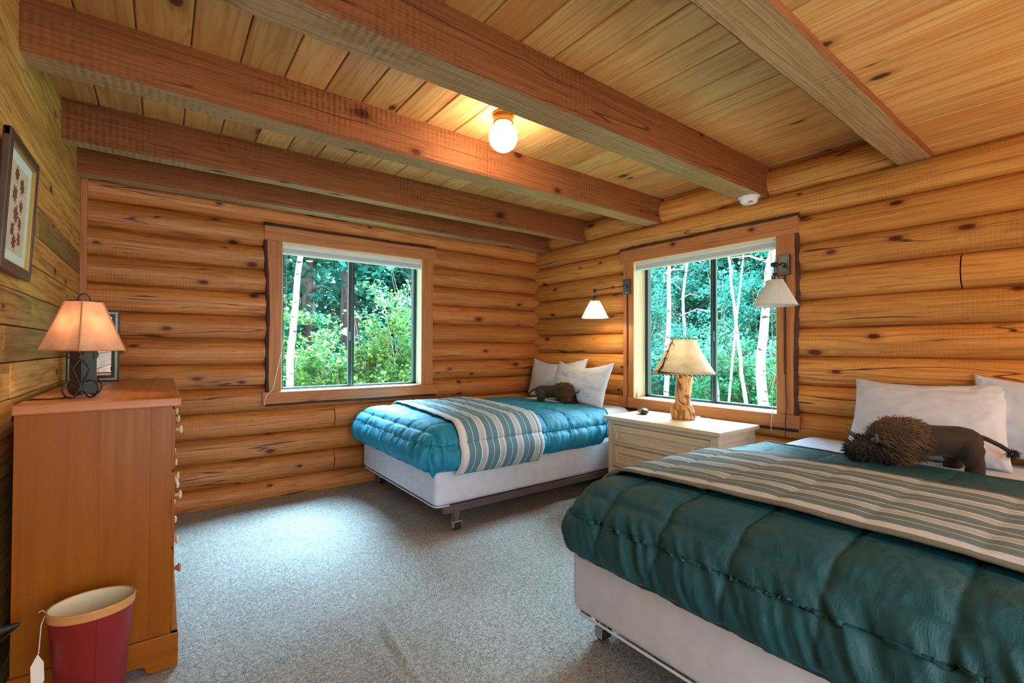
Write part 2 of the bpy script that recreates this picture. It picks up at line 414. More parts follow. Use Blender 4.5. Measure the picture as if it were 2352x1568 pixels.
M['globe'] = emis('lit_globe_glass', (1, .84, .6, 1), 34)
M['led'] = emis('red_clock_digits', (1, .08, .03, 1), 1.2)
def glass_mat():
    t = NT('window_glass'); fr = t.n('Fresnel', IOR=1.35)
    tr = t.n('BsdfTransparent', Color=(.95, .98, .97, 1)); gl = t.n('BsdfGlossy', Roughness=.0, Color=(.9, .95, .95, 1))
    m = t.n('MixShader', i0=t.math('MULTIPLY', fr, .8), i1=tr.outputs[0], i2=gl.outputs[0]); t.t.links.new(m.outputs[0], t.out.inputs[0])
    return t.m
M['glass'] = glass_mat()
def burl():
    t = NT('burl_log'); co = t.n('TexCoord').outputs['Object']
    w = t.noise(t.map(co, (7, 7, 4)), 1, 4, .5, 1.5); f = t.math('ADD', t.math('MULTIPLY', t.math('SINE', t.math('MULTIPLY', w, 30)), .22), t.math('MULTIPLY', w, .8))
    c = t.ramp(t.rng(f, .15, .75), [(0, srgb(120, 70, 30)), (.5, srgb(190, 130, 72)), (1, srgb(232, 190, 134))])
    b = t.bsdf(Base_Color=c, Roughness=.28); t.set(b.inputs['Normal'], t.bump(w, .7, .02)); return t.m
M['burl'] = burl()
def bark_mat(name, pale, dark, birch=False):
    t = NT(name); co = t.n('TexCoord').outputs['Object']
    if birch:
        n = t.noise(t.map(co, (5, 5, 16)), 1, 4, .6); f = t.rng(n, .6, .66)
    else:
        n = t.noise(t.map(co, (22, 22, 4)), 1, 5, .7); f = t.rng(n, .35, .65)
    b = t.bsdf(Base_Color=t.mix(f, pale, dark), Roughness=.85); t.set(b.inputs['Normal'], t.bump(n, .6, .02)); return t.m
M['birch'] = bark_mat('birch_bark', srgb(186, 186, 190), srgb(70, 66, 66), True)
M['fir'] = bark_mat('fir_bark', srgb(96, 84, 92), srgb(52, 46, 50))
M['twig'] = bark_mat('twig_bark', srgb(176, 164, 150), srgb(110, 98, 86))
def leaf_mat(name, c1, c2, tr=.45):
    t = NT(name); rnd = t.n('Attribute', {'attribute_name': 'rnd'}).outputs['Fac']
    c = t.mix(rnd, c1, c2); d = t.n('BsdfDiffuse', Color=c); tl = t.n('BsdfTranslucent', Color=c)
    m = t.n('MixShader', i0=tr, i1=d.outputs[0], i2=tl.outputs[0]); t.t.links.new(m.outputs[0], t.out.inputs[0]); return t.m
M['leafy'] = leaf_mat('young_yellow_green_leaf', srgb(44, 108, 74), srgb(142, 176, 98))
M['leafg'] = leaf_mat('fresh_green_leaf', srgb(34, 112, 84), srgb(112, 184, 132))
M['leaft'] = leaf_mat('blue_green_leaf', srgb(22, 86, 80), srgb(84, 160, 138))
M['needle'] = leaf_mat('dark_fir_needle', srgb(18, 62, 60), srgb(48, 112, 98), .25)

# ------------------------------------------------------------------ camera
CAMH = 1.19
yaw, pitch, roll = [math.radians(a) for a in (36.935, .777, .1945)]
fv = Vector((math.sin(yaw), math.cos(yaw), 0)); rv = Vector((math.cos(yaw), -math.sin(yaw), 0)); uv_ = Vector((0, 0, 1))
f2 = fv * math.cos(pitch) + uv_ * math.sin(pitch); u2 = uv_ * math.cos(pitch) - fv * math.sin(pitch)
r3 = rv * math.cos(roll) + u2 * math.sin(roll); u3 = u2 * math.cos(roll) - rv * math.sin(roll)
cd = bpy.data.cameras.new('camera'); cam = bpy.data.objects.new('camera', cd); COL.objects.link(cam); S.camera = cam
cam.matrix_world = Matrix(((r3.x, u3.x, -f2.x, 0), (r3.y, u3.y, -f2.y, 0), (r3.z, u3.z, -f2.z, CAMH), (0, 0, 0, 1)))
cd.sensor_width = 36; cd.lens = 1070.36 / 2352 * 36; cd.clip_start = .05; cd.clip_end = 200

# ------------------------------------------------------------------ room shell
XL, XR, YB, Y0 = -.432, 3.475, 4.146, -1.7     # plank wall face, groove plane of log walls
BUL = .052
HC, HL = 2.49, 2.292                            # ceiling heights (upper bay, lower bay)

def log_wall(name, courses, lo, hi, win, to3, joints, label):
    mb = MB(); N = 9
    for k, (z0, z1) in enumerate(courses):
        cuts = sorted([lo, hi] + [j for (kk, j) in joints if kk == k])
        spans = []
        for a, b in zip(cuts[:-1], cuts[1:]):
            spans.append((a + (.003 if a != lo else 0), b - (.003 if b != hi else 0)))
        for si, (a, b) in enumerate(spans):
            pieces = [(a, b, z0, z1)]
            if win and z1 > win[2] and z0 < win[3]:
                pieces = []
                if a < win[0]: pieces.append((a, min(b, win[0]), z0, z1))
                if b > win[1]: pieces.append((max(a, win[1]), b, z0, z1))
                ca, cb = max(a, win[0]), min(b, win[1])
                if ca < cb:
                    if z0 < win[2] - .002: pieces.append((ca, cb, z0, win[2]))
                    if z1 > win[3] + .002: pieces.append((ca, cb, win[3], z1))
            rr = random.random()
            for (pa, pb, za, zb) in pieces:
                n = max(2, int((pb - pa) / .06)); s = np.linspace(pa, pb, n + 1)
                h = (z1 - z0) / 2; zc = (z0 + z1) / 2; R = (h * h + BUL * BUL) / (2 * BUL)
                th = np.linspace(0, 1, N + 1); zz = za + (zb - za) * (.5 - .5 * np.cos(th * PI) * .999)
                zz[0], zz[-1] = za, zb
                zz[1], zz[-2] = za + .0035, zb - .0035
                P = np.zeros((n + 1, N + 1, 3)); U = np.zeros((n + 1, N + 1, 2))
                for i, si_ in enumerate(s):
                    wob = 1 + .05 * float(perlin(si_ * 1.3, k * 3.1, 2)) ; dz = .007 * float(perlin(si_ * .9, k * 1.7, 5))
                    for j, z in enumerate(zz):
                        q_ = min(1., abs(z - zc) / (h - .003)); o = BUL * (1 - q_ ** 2.3) ** .72 if abs(z - zc) < h - .0005 else -.022
                        e = 1 - ((z - zc) / h) ** 2
                        lump = .004 * float(perlin(si_ * 5, z * 9 + k * 5, 9)) * e
                        P[i, j] = to3(si_, z + dz, o * wob + lump); U[i, j] = (si_, z * 1.15)
                mb.grid(P, uv=U, rnd=rr)
    return mb

def outl(to3, mb, lo, hi, win, top, d0=.02, d1=.17):
    def bx(a, b, z0, z1):
        p = np.array([to3(a, z0, -d0), to3(b, z1, -d1)]); q0, q1 = p.min(0), p.max(0)
        mb.box(q0[0], q1[0], q0[1], q1[1], q0[2], q1[2], bev=0)
    if win:
        bx(lo, win[0], -.05, top); bx(win[1], hi, -.05, top); bx(win[0], win[1], -.05, win[2]); bx(win[0], win[1], win[3], top)
    else: bx(lo, hi, -.05, top)

# back wall: logs run along X
tA = lambda s, z, o: (s, YB - o, z)
gA = [-.054 + .1852 * k for k in range(15)]
WA = (.755, 2.0, .795, 2.03)                     # rough opening of window_1
mb = log_wall('wall_back', list(zip(gA[:-1], gA[1:])), XL, XR + .12, WA, tA, [(3, 1.19), (1, 1.19), (11, 1.22)], '')
outl(tA, mb, XL - .2, XR + .2, WA, 2.62)
tag(mb.build('wall_back', M['log']), 'log wall with the window to the left of the corner', 'wall', kind='structure')
# right wall: logs run along Y
tB = lambda s, z, o: (XR - o, s, z)
gB = [-.0072 + .1908 * k for k in range(-1, 14)]
WB = (1.485, 2.72, .70, 1.985)
mb = log_wall('wall_right', list(zip(gB[:-1], gB[1:])), Y0, YB + .12, WB, tB, [(11, 2.44), (9, .55), (7, .2)], '')
outl(tB, mb, Y0, YB + .2, WB, 2.62)
tag(mb.build('wall_right', M['logr']), 'log wall behind the headboard ends of both beds', 'wall', kind='structure')
# left wall: horizontal weathered boards
mb = MB(); tints = []
z = 1.395 - .1315 * 11; k = 0
pal = [(1.02, .98, .8), (.9, .86, .7), (1, .9, .72), (.62, .62, .5), (.75, .72, .58), (1, .78, .58), (.45, .42, .36)]
while z < 2.6:
    ys = [Y0]
    while ys[-1] < YB: ys.append(ys[-1] + random.uniform(.7, 2.2))
    ys[-1] = YB + .05
    if abs(z - 1.658) < .04 : ys = [Y0, 1.6, 2.85, YB + .05]
    for a, b in zip(ys[:-1], ys[1:]):
        c = random.choice(pal)
        if z > 1.75: c = random.choice([(1.02, .94, .74), (1, .88, .68), (.95, .78, .6)])
        if 1.6 < z < 1.7 and a > 2: c = (.42, .42, .37)
        if 1.2 < z < 1.3: c = (.68, .7, .56)
        if 1.05 < z < 1.2: c = (.66, .66, .5)
        n0 = len(mb.f); pr = random.uniform(0, .004)
        mb.box(XL - .03, XL + pr, a + .0015, b - .0015, z + .002, z + .1295, bev=.003, axis=1, rnd=random.random())
        tints += [c] * (len(mb.f) - n0)
    z += .1315; k += 1
n0 = len(mb.f); mb.box(XL - .2, XL - .028, Y0, YB + .2, -.05, 2.62, bev=0, axis=1); tints += [(.3, .25, .2)] * (len(mb.f) - n0)
wl = mb.build('wall_left', M['board'])
ta = wl.data.attributes.new('tint', 'FLOAT_COLOR', 'FACE'); ta.data.foreach_set('color', np.array([c + (1,) for c in tints]).ravel())
tag(wl, 'wall of mixed weathered horizontal boards on the dresser side', 'wall', kind='structure')
# plank wall closing the room beyond the near bed
mb = MB(); z = 0.
while z < 2.3:
    mb.box(1.75, XR + .1, -1.26, -1.23, z + .002, z + .15, bev=.003, axis=0, rnd=random.random()); z += .152
mb.box(1.75, XR + .2, -1.4, -1.255, -.05, 2.62, bev=0)
tag(mb.build('wall_front', M['pine2']), 'plank wall beyond the near bed', 'wall', kind='structure')
# corner strip with a wavy live edge
mb = MB(); zz = np.linspace(0, 2.3, 40)
poly = [(XL - .0, z_) for z_ in zz[::-1]] + [(XL + .036 + .006 * float(perlin(z_ * 3, 1, 3)), z_) for z_ in zz]
mb.plate(poly, lambda a, b, d: (a, 4.07 + d, b), .05, bev=.006, uvf=lambda a, b: (b, a))
tag(mb.build('trim_1', M['trim']), 'narrow live edge strip where plank wall meets log wall', 'trim', kind='structure')
# floor
n = 260; P = np.zeros((n, n, 3)); xs = np.linspace(XL - .05, XR + .05, n); ys = np.linspace(Y0, YB + .05, n)
P[..., 0] = xs[:, None]; P[..., 1] = ys[None]; P[..., 2] = .004 * fbm(P[..., 0] * 3, P[..., 1] * 3, 3, 4)
def ruck(p0, p1, wd, hgt, k):                                      # soft rucks in the carpet
    p0, p1 = np.array(p0), np.array(p1); L = np.linalg.norm(p1 - p0); dd = (p1 - p0) / L
    t_ = (P[..., 0] - p0[0]) * dd[0] + (P[..., 1] - p0[1]) * dd[1]; n_ = (P[..., 0] - p0[0]) * -dd[1] + (P[..., 1] - p0[1]) * dd[0] + .02 * perlin(t_ * 5, 0 * t_, k)
    P[..., 2] += hgt * np.exp(-(n_ / wd) ** 2) * sstep(-.05, .15, t_) * sstep(L + .1, L - .1, t_)
ruck((.775, 2.0), (.735, 1.35), .016, .016, 3); ruck((.60, 2.15), (.72, 1.5), .03, .010, 5)
P[..., 2] -= .004
mb = MB().grid(P); mb.box(XL - .2, XR + .2, Y0, YB + .2, -.25, -.03, bev=0)
tag(mb.build('floor', M['carpet']), 'grey beige cut pile carpet with slight rucks', 'carpet', kind='structure')
# ceiling planks (two levels), running along Y
mb = MB()
def planks(z, y0, y1, ph):
    x = ph - .1865 * math.ceil((ph - XL) / .1865)
    while x < XR + .1:
        mb.box(max(x + .003, XL - .02), min(x + .1835, XR + .12), y0, y1, z, z + .03, bev=.004, axis=1, rnd=random.random(), seg=1)
        x += .1865
planks(HC, .66, YB + .1, .088); planks(HL, Y0, .685, .14)
mb.box(XL - .2, XR + .2, .6, YB + .2, HC + .02, HC + .16, bev=0, axis=1); mb.box(XL - .2, XR + .2, Y0, .70, HL + .02, HC + .16, bev=0, axis=1)
tag(mb.build('ceiling', M['ceil']), 'knotty tongue and groove plank ceiling', 'ceiling', kind='structure')
# beams
def beam(y0, y1, z0, label, seed):
    mb = MB(); xs = np.linspace(XL - .05, XR + .05, 90); nn = len(xs)
    w = lambda s, a: a * np.array([float(perlin(x * 2.2, seed * 3.3 + s, 7)) + .4 * float(perlin(x * 9, s * 2., 8)) for x in xs])
    bot = z0 + w(1, .006); yf = y0 + w(2, .005); yb = y1 + w(3, .005)
    c = .012
    rows = [(yf, np.full(nn, HC + .01)), (yf, bot + c), (yf + c, bot), (yb - c, bot), (yb, bot + c), (yb, np.full(nn, HC + .01))]
    vcoord = np.cumsum([0, .2, .02, .17, .02, .2])
    for j in range(5):
        P = np.stack([np.stack([xs, rows[j][0], rows[j][1]], 1), np.stack([xs, rows[j + 1][0], rows[j + 1][1]], 1)], 1)
        U = np.stack([np.stack([xs, np.full(nn, vcoord[j])], 1), np.stack([xs, np.full(nn, vcoord[j + 1])], 1)], 1)
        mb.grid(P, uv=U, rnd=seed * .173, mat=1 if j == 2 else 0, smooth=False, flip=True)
    tag(mb.build('ceiling_beam', [M['beam'], M['beamu']]), label, 'beam', 'exposed ceiling beams', 'structure')
beam(.66, .83, 2.272, 'rough sawn beam where the ceiling steps down, nearest the camera', 1)
beam(1.55, 1.735, 2.278, 'rough sawn beam carrying the smoke detector', 2)
beam(2.445, 2.605, 2.278, 'rough sawn beam just beyond the globe light', 3)
beam(3.335, 3.455, 2.274, 'rough sawn beam second from the back log wall', 4)
beam(3.885, 4.03, 2.266, 'rough sawn beam closest to the back log wall', 5)

# ------------------------------------------------------------------ windows
def wavy(a0, a1, b, amp, seed, n=36, axis=0):
    s = np.linspace(a0, a1, n); w = b + amp * np.array([1.1 * float(perlin(q * 1.7 + .3, seed * 1.37 + .5, 12)) + .22 * float(perlin(q * 7, seed * .77 + .4, 13)) for q in s])
    return [(q, v) if axis == 0 else (v, q) for q, v in zip(s, w)]

def window(idx, label, s0, s1, z0, z1, jo0, jo1, hd, sl, to3, toF, frame_d, mir):
    """s: along the wall. to3(s,z,o): o towards the room from trim face; mir flips the live edges"""
    root = thing('window_%d' % idx, label, 'window', to3((s0 + s1) / 2, z0, 0), kind='structure')
    tt = .05
    bd = lambda a, b, d: to3(a, b, -d)
    # header: wavy top with bark
    for nm, poly, seed in (('header', [(hd[0], hd[2]), (hd[1], hd[2])] + wavy(hd[1], hd[0], hd[3], .012, idx * 3 + 1), 1),):
        mb = MB().plate(poly, bd, tt, rnd=.31 * idx); mb.build(nm, M['trim'], root)
        top = wavy(hd[0], hd[1], hd[3] + .006, .012, idx * 3 + 1)
        pts = [to3(a, b - .002, -.022) for a, b in top]
        MB().tube(pts, [.021 + .012 * abs(float(perlin(i * .35, idx, 4))) for i in range(len(pts))], 8).build('bark_edge', M['bark'], root)
    # sill board
    mb = MB().plate([(a, b) for a, b in wavy(sl[0], sl[1], sl[2], .008, idx * 5 + 2)] + [(sl[1], sl[3]), (sl[0], sl[3])], lambda a, b, d: to3(a, b, .015 - d), .07, rnd=.77 * idx)
    mb.build('sill_board', M['trim'], root)
    pts = [to3(a, b - .004, -.012) for a, b in wavy(sl[0] + .02, sl[1] - .02, sl[2] - .004, .008, idx * 5 + 2)]
    MB().tube(pts, .014, 8).build('bark_edge', M['bark'], root)
    # jambs
    for nm, inner, outer, live in (('jamb_board', s0, jo0, mir == 0), ('jamb_board', s1, jo1, mir == 1)):
        sg = 1 if outer > inner else -1
        e = wavy(sl[3], hd[2], outer, .026 if live else .005, idx * 7 + int(outer * 10), axis=1)
        poly = [(inner, hd[2]), (inner, sl[3])] + e
        mb = MB().plate(poly, bd, tt, rnd=.2 + .13 * idx, uvf=lambda a, b: (b, a)); mb.build(nm, M['trim'], root)
        if live:
            MB().tube([to3(a + sg * .006, b, -.019) for a, b in e], .019, 8).build('bark_edge', M['bark'], root)
    # reveal boards
    dz = frame_d + .06
    def rb(a0, a1, b0, b1, axis):
        p = np.array([to3(a0, b0, -.004), to3(a1, b1, -dz)]); q0, q1 = p.min(0), p.max(0)
        return MB().box(q0[0], q1[0], q0[1], q1[1], q0[2], q1[2], bev=.001, axis=axis).build('reveal_board', M['jambw'], root)
    rb(s0 - .02, s0 + .004, z0, z1, 2); rb(s1 - .004, s1 + .02, z0, z1, 2); ax = 0 if idx == 1 else 1
    rb(s0 - .02, s1 + .02, z1 - .003, z1 + .02, ax); rb(s0 - .02, s1 + .02, z0 - .02, z0 + .004, ax)
    # aluminium frame + sashes
    fd = -frame_d
    def bar(nm, a0, a1, b0, b1, d0, d1, mat, par, bev=.003):
        p = np.array([to3(a0, b0, fd - d0), to3(a1, b1, fd - d1)]); q0, q1 = p.min(0), p.max(0)
        return MB().box(q0[0], q1[0], q0[1], q1[1], q0[2], q1[2], bev=bev)
    mb = MB()
    def addbar(a0, a1, b0, b1, d0, d1, m=0):
        p = np.array([to3(a0, b0, fd - d0), to3(a1, b1, fd - d1)]); q0, q1 = p.min(0), p.max(0)
        mb.box(q0[0], q1[0], q0[1], q1[1], q0[2], q1[2], bev=.002, mat=m)
    fw = .034
    addbar(s0, s0 + fw, z0, z1, 0, .05); addbar(s1 - fw, s1, z0, z1, 0, .05); addbar(s0, s1, z0, z0 + .022, 0, .05); addbar(s0, s1, z1 - .03, z1, 0, .05)
    fr = mb.build('window_frame', [M['alu'], M['alul']], root)
    sm = frame_mid[idx]
    mb = MB(); addbar(sm - .03, sm + .002, z0 + .018, z1 - .02, -.006, .02); addbar(sm - .001, sm + .003, z0 + .018, z1 - .02, -.008, .0, 1)
    mb.build('meeting_stile', [M['alu'], M['alul']], root)
    mb = MB(); addbar(sm + .004, sm + .03, z0 + .018, z1 - .02, .018, .045)
    mb.build('meeting_stile', [M['alu'], M['alul']], root)
    mb = MB(); addbar(sm - .022, sm - .012, 1.30 - .05, 1.30 + .03, -.016, -.004, 1); mb.build('sash_latch', [M['alu'], M['alul']], root)
    for a0, a1, d in ((s0 + .02, sm - .02, .012), (sm + .02, s1 - .02, .034)):
        p = [to3(a0, z0 + .01, fd - d), to3(a1, z0 + .01, fd - d), to3(a1, z1 - .015, fd - d), to3(a0, z1 - .015, fd - d)]
        MB().add(p, [[0, 1, 2, 3]]).build('glass_pane', M['glass'], root)
    return root
frame_mid = {1: 1.358, 2: 2.045}
fA = lambda s, z, o: (s, 4.085 - o, z)
window(1, 'sliding window in the log wall, above the foot of the bright teal bed', .767, 1.99, .835, 2.015, .672, 2.11, (.637, 2.137, 2.035, 2.15), (.632, 2.165, .742, .835), fA, None, .115, 0)
fB = lambda s, z, o: (3.412 - o, s, z)
window(2, 'sliding window in the log wall, above the nightstand', 1.483, 2.712, .742, 1.965, 1.37, 2.828, (1.345, 2.868, 1.972, 2.088), (1.332, 2.87, .648, .742), fB, None, .165, 0)

def blind(label, s0, s1, ztop, to3, cord):
    ax = None
    root = thing('cellular_blind', label, 'blind', to3((s0 + s1) / 2, ztop, -.05), group='raised window blinds')
    def bx(a0, a1, b0, b1, d0, d1, bev=.004):
        p = np.array([to3(a0, b0, d0), to3(a1, b1, d1)]); q0, q1 = p.min(0), p.max(0)
        return MB().box(q0[0], q1[0], q0[1], q1[1], q0[2], q1[2], bev=bev)
    bx(s0, s1, ztop - .026, ztop, -.035, -.075).build('head_rail', M['blind'], root)
    mb = MB(); z = ztop - .027
    for k in range(3):
        p = np.array([to3(s0 + .004, z - .008, -.04), to3(s1 - .004, z, -.07)]); q0, q1 = p.min(0), p.max(0)
        mb.box(q0[0], q1[0], q0[1], q1[1], q0[2], q1[2], bev=.003); z -= .0085
    mb.build('fabric_stack', M['blind'], root)
    bx(s0 + .002, s1 - .002, z - .016, z, -.037, -.073).build('bottom_rail', M['plastic'], root)
    if cord is not None: MB().tube(cord, .0022, 6).build('pull_cord', M['cord'], root)
    return root
cA = [(.79, 4.04, 1.96), (.785, 4.03, 1.5), (.765, 4.03, 1.2), (.70, 4.03, .87), (.69, 4.03, .85), (.655, 4.03, .82), (.64, 4.04, .77), (.645, 4.045, .735)]
blind('white blind stacked at the top of the window above the bright teal bed', .775, 2.0 - .014, 2.013, fA, cA)
cB = [(3.42, 1.52, 1.9), (3.41, 1.51, 1.2), (3.385, 1.50, .76), (3.375, 1.50, .70), (3.375, 1.505, .62)]
blind('white blind stacked at the top of the window above the nightstand', 1.49, 2.705, 1.963, fB, cB)

# ------------------------------------------------------------------ beds
def drape(a, b, R, zt, r, over, flare=.0, bulge=0., crown=0.):
    x0, x1, y0, y1 = R
    ex = np.maximum(0, x0 + r - a); ey0 = np.maximum(0, y0 + r - b); ey1 = np.maximum(0, b - (y1 - r))
    ey = np.where(ey0 > 0, -ey0, ey1); ae = np.abs(ey)
    d = (ex ** 5 + ae ** 5) ** .2; hyp = np.hypot(ex, ae) + 1e-9
    q = r * PI / 2; t = np.clip(d / r, 0, PI / 2)
    dn = np.clip((d - q) / max(1e-6, over), 0, 1.2)
    off = np.where(d < q, r * np.sin(t), r + flare * (d - q) + bulge * np.sin(PI * np.clip(dn, 0, 1) ** .8) - .25 * bulge * dn ** 3)
    dr = np.where(d < q, r * (1 - np.cos(t)), r + (d - q))
    X = np.maximum(a, x0 + r) - ex / hyp * off; Y = np.clip(b, y0 + r, y1 - r) + ey / hyp * off
    yc = (y0 + y1) / 2; cw = crown * np.clip(1 - ((Y - yc) / ((y1 - y0) / 2)) ** 2, 0, 1) * sstep(0, .3, np.maximum(a - x0, 0))
    return np.stack([X, Y, zt - dr + cw], -1), d, q
def normals(P):
    du = np.gradient(P, axis=0); dv = np.gradient(P, axis=1); n = np.cross(du, dv); l = np.linalg.norm(n, axis=-1, keepdims=True) + 1e-9
    return n / l
def quilt(a, b, sa, sb, a0, b0, amp):
    u = (a - a0) / sa; v = (b - b0) / sb
    h = np.minimum(np.abs(np.sin(PI * u)) ** .55, np.abs(np.sin(PI * v)) ** .55)
    return amp * h, u, v

def quilt2(a, b, sp):
    amp, sa, sb, x0, y0, r, fs_, bs_ = sp; q = r * PI / 2
    A0 = x0 + r - fs_; B0 = y0 + r - bs_
    u = (a - A0) / sa; v = (b - B0) / sb
    hu = np.where(u > 0, np.abs(np.sin(PI * u)) ** .36, np.clip(1 - np.exp(u * 14), 0, 1) ** .5 * .95)
    hv = np.where((v > 0) | (u < 0), np.abs(np.sin(PI * v)) ** .36, np.clip(1 - np.exp(v * 14), 0, 1) ** .5 * .95)
    hu = np.where((v < 0) & (u > 0), np.abs(np.sin(PI * u)) ** .36, hu)
    return amp * np.minimum(hu, hv), u, v
def make_bed(label, X0, Y0_, Y1_, X1, zt, group):
    root = thing('bed', label, 'bed', (X0, (Y0_ + Y1_) / 2, 0), group)
    mb = MB().box(X0, X1, Y0_, Y1_, .165, .425, bev=.035, seg=5, smooth=True)
    o = mb.build('box_spring', M['boxs'], root)
    pts = [(X0 + .012, Y0_ + .012, z_) for z_ in np.linspace(.17, .42, 5)]
    mb = MB().tube([(X0 + .1, Y0_ - .001, .17), (X0 + .035, Y0_, .17), (X0 + .01, Y0_ + .01, .17), (X0, Y0_ + .035, .17), (X0 - .001, Y0_ + .1, .17), (X0 - .001, Y1_ - .05, .17)], .005, 6)
    mb.build('cover_piping', M['boxs'], o); mb = MB().tube([(X0 + .1, Y0_ - .001, .42), (X0 + .035, Y0_, .42), (X0 + .01, Y0_ + .01, .42), (X0, Y0_ + .035, .42), (X0 - .001, Y0_ + .1, .42), (X0 - .001, Y1_ - .05, .42)], .005, 6)
    mb.build('cover_piping', M['boxs'], o)
    bm = MB().box(X0 + .04, X1, Y0_ + .025, Y1_ - .035, .425, zt, bev=.09, seg=7, smooth=True)
    bm.build('mattress', M['sheet'], root)
    MB().box(X0 + .06, X1 - .02, Y0_ - .004, Y0_ + .035, .118, .165, bev=.002).build('frame_rail', M['steel'], root)
    MB().box(X0 + .06, X1 - .02, Y1_ - .035, Y1_ + .004, .118, .165, bev=.002).build('frame_rail', M['steel'], root)
    MB().box(X0 + .2, X0 + .235, Y0_, Y1_, .12, .15, bev=.002).build('cross_rail', M['steel'], root)
    for lx in (X0 + .16, X1 - .35):
        for ly in (Y0_ + .008, Y1_ - .03):
            mb = MB().plate([(lx - .03, .14), (lx + .03, .14), (lx + .022, .1), (lx + .013, .058), (lx - .013, .058), (lx - .022, .1)], lambda a, b, d: (a, ly + d, b), .006, bev=.001)
            mb.plate([(ly - .0, .14), (ly + .03, .14), (ly + .013, .058), (ly, .058)], lambda a, b, d: (lx - .03 + d, a, b), .006, bev=.001)
            leg = mb.build('leg', M['steel'], root)
            mb = MB().box(lx - .03, lx + .03, ly - .018, ly + .02, .05, .058, bev=.002)
            mb.box(lx - .033, lx - .028, ly - .018, ly + .02, .014, .056, bev=.002); mb.box(lx + .028, lx + .033, ly - .018, ly + .02, .014, .056, bev=.002)
            mb.build('caster_fork', M['ltgrey'], leg)
            a = np.linspace(-.026, .026, 8); MB().tube([(lx + q, ly, .0255) for q in a], [.0225, .0255] + [.0255] * 4 + [.0255, .0225], 20).build('caster_wheel', M['rubber'], leg)
    return root
GB = 'twin pair of made beds'
make_bed('bed with white cover and bright teal quilt, in the far log corner', 1.40, 2.665, 4.0, 3.40, .662, GB)
make_bed('bed with white cover and dark teal quilt, nearest the camera', 1.302, -.22, 1.342, 3.40, .63, GB)

def comforter(label, R, zt, head, over, mat, sa, sb, seed, amp, wr_dir, over_far=.12, headslope=0., slant=.5, bs=.19):
    x0, x1, y0, y1 = R; r = .11; q = r * PI / 2; seamd = .085; spec_ = (amp, sa, sb, x0, y0, r, seamd, bs)
    lo_a = x0 + r - q - over; lo_b = y0 + r - q - over; hi_b = y1 - r + q + over_far
    na = int((head - lo_a) / .0072); nb = int((hi_b - lo_b) / .0072)
    a, b = np.meshgrid(np.linspace(lo_a, head, na), np.linspace(lo_b, hi_b, nb), indexing='ij')
    a = a - .13 * sstep(0, .3, y0 + r - b) * sstep(head - .6, head, a)
    a = a - headslope * np.clip((b - y0) / (y1 - y0), 0, 1) * sstep(head - .5, head, a) - .02 * np.array(perlin(b * 3, 0 * b, seed)) * sstep(head - .3, head, a)
    P, d, q = drape(a, b, R, zt, r, over, bulge=.034, crown=.022)
    P[..., 2] = np.where(d < 1e-6, np.maximum(P[..., 2] - .022 * sstep(head - .5, head - .1, a), zt + .002), P[..., 2])
    N = normals(P); N *= np.sign(N[..., 2:3].mean())
    onfoot = (x0 + r - a) > np.maximum(0, y0 + r - b)
    h, u, v = quilt2(a, b, spec_)
    top = sstep(q, .3 * q, d)
    side = 1 - top
    s_along = np.where(onfoot, b, a); s_down = np.where(onfoot, x0 + r - a, y0 + r - b)
    sd = np.maximum(0, s_down)
    hn = h / amp
    # puckers along the seams, long folds on the drop
    wa = fbm(a * 30, b * 7, 3, seed + 1); wb = fbm(a * 7, b * 30, 3, seed + 2)
    ripple = (wb if wr_dir == 'x' else wa) * .0065 * (.3 + .9 * (1 - hn) ** .7) * (.4 + .6 * top)
    sl = slant * sd
    w1 = s_along + sl + .05 * fbm(s_along * 3, sd * 3, 2, seed + 3)
    rid = lambda x, y, k: 1 - 2.2 * np.abs(perlin(x, y, k))
    fold = (rid(w1 * 9, sd * 1.1, seed + 5) * .02 + rid(w1 * 21, sd * 1.6, seed + 6) * .009 + perlin(w1 * 48, sd * 2.5, seed + 8) * .004)
    fold = fold * sstep(q * .25, q * .8, sd) * side
    pk = np.exp(-((v - np.round(v)) / .10) ** 2) * np.exp(-((s_down - seamd) / .03) ** 2)   # pinched seam crossings
    h = h * (1 - .5 * sstep(head - .5, head - .1, a)); disp = h * (.8 + .25 * top) + ripple + fold + .003 * fbm(a * 40, b * 40, 2, seed + 9) - .010 * pk
    # pinch at hems and head edge
    edge = np.minimum.reduce([sstep(lo_a, lo_a + .05, a), sstep(lo_b, lo_b + .05, b), sstep(hi_b, hi_b - .05, b), sstep(a[-1:, :] * 1, a[-1:, :] - .06, a) * 1.])
    disp = disp * (.25 + .75 * edge)
    Q = P + N * disp[..., None]
    U = np.stack([a, b], -1)
    mb = MB().grid(Q, uv=U)
    o = mb.build('comforter', mat)
    md = o.modifiers.new('thick', 'SOLIDIFY'); md.thickness = .012; md.offset = -1 if N[..., 2].mean() > 0 else 1
    bd = np.concatenate([Q[-1, ::-1], Q[::-1, 0], Q[0], Q[:, -1]]); keep = [0]
    for i in range(1, len(bd)):
        if np.linalg.norm(bd[i] - bd[keep[-1]]) > .012: keep.append(i)
    MB().tube(bd[keep], .0065, 6).build('piped_hem', mat, o)
    return tag(o, label, 'comforter', 'teal comforters on the beds'), (R, zt, over, amp, sa, sb, x0, y0, r, spec_)

cfA = comforter('bright teal quilted comforter over the bed in the log corner', (1.345, 4, 2.63, 4.02), .665, 3.03, .145, M['quiltA'], .232, .232, 21, .022, 'x', over_far=.04, headslope=.05, slant=.15)
cfB = comforter('dark teal quilted comforter over the bed nearest the camera', (1.30, 4, -.25, 1.352), .648, 2.80, .142, M['quiltB'], .232, .232, 31, .021, 'y', slant=.7, bs=.10)

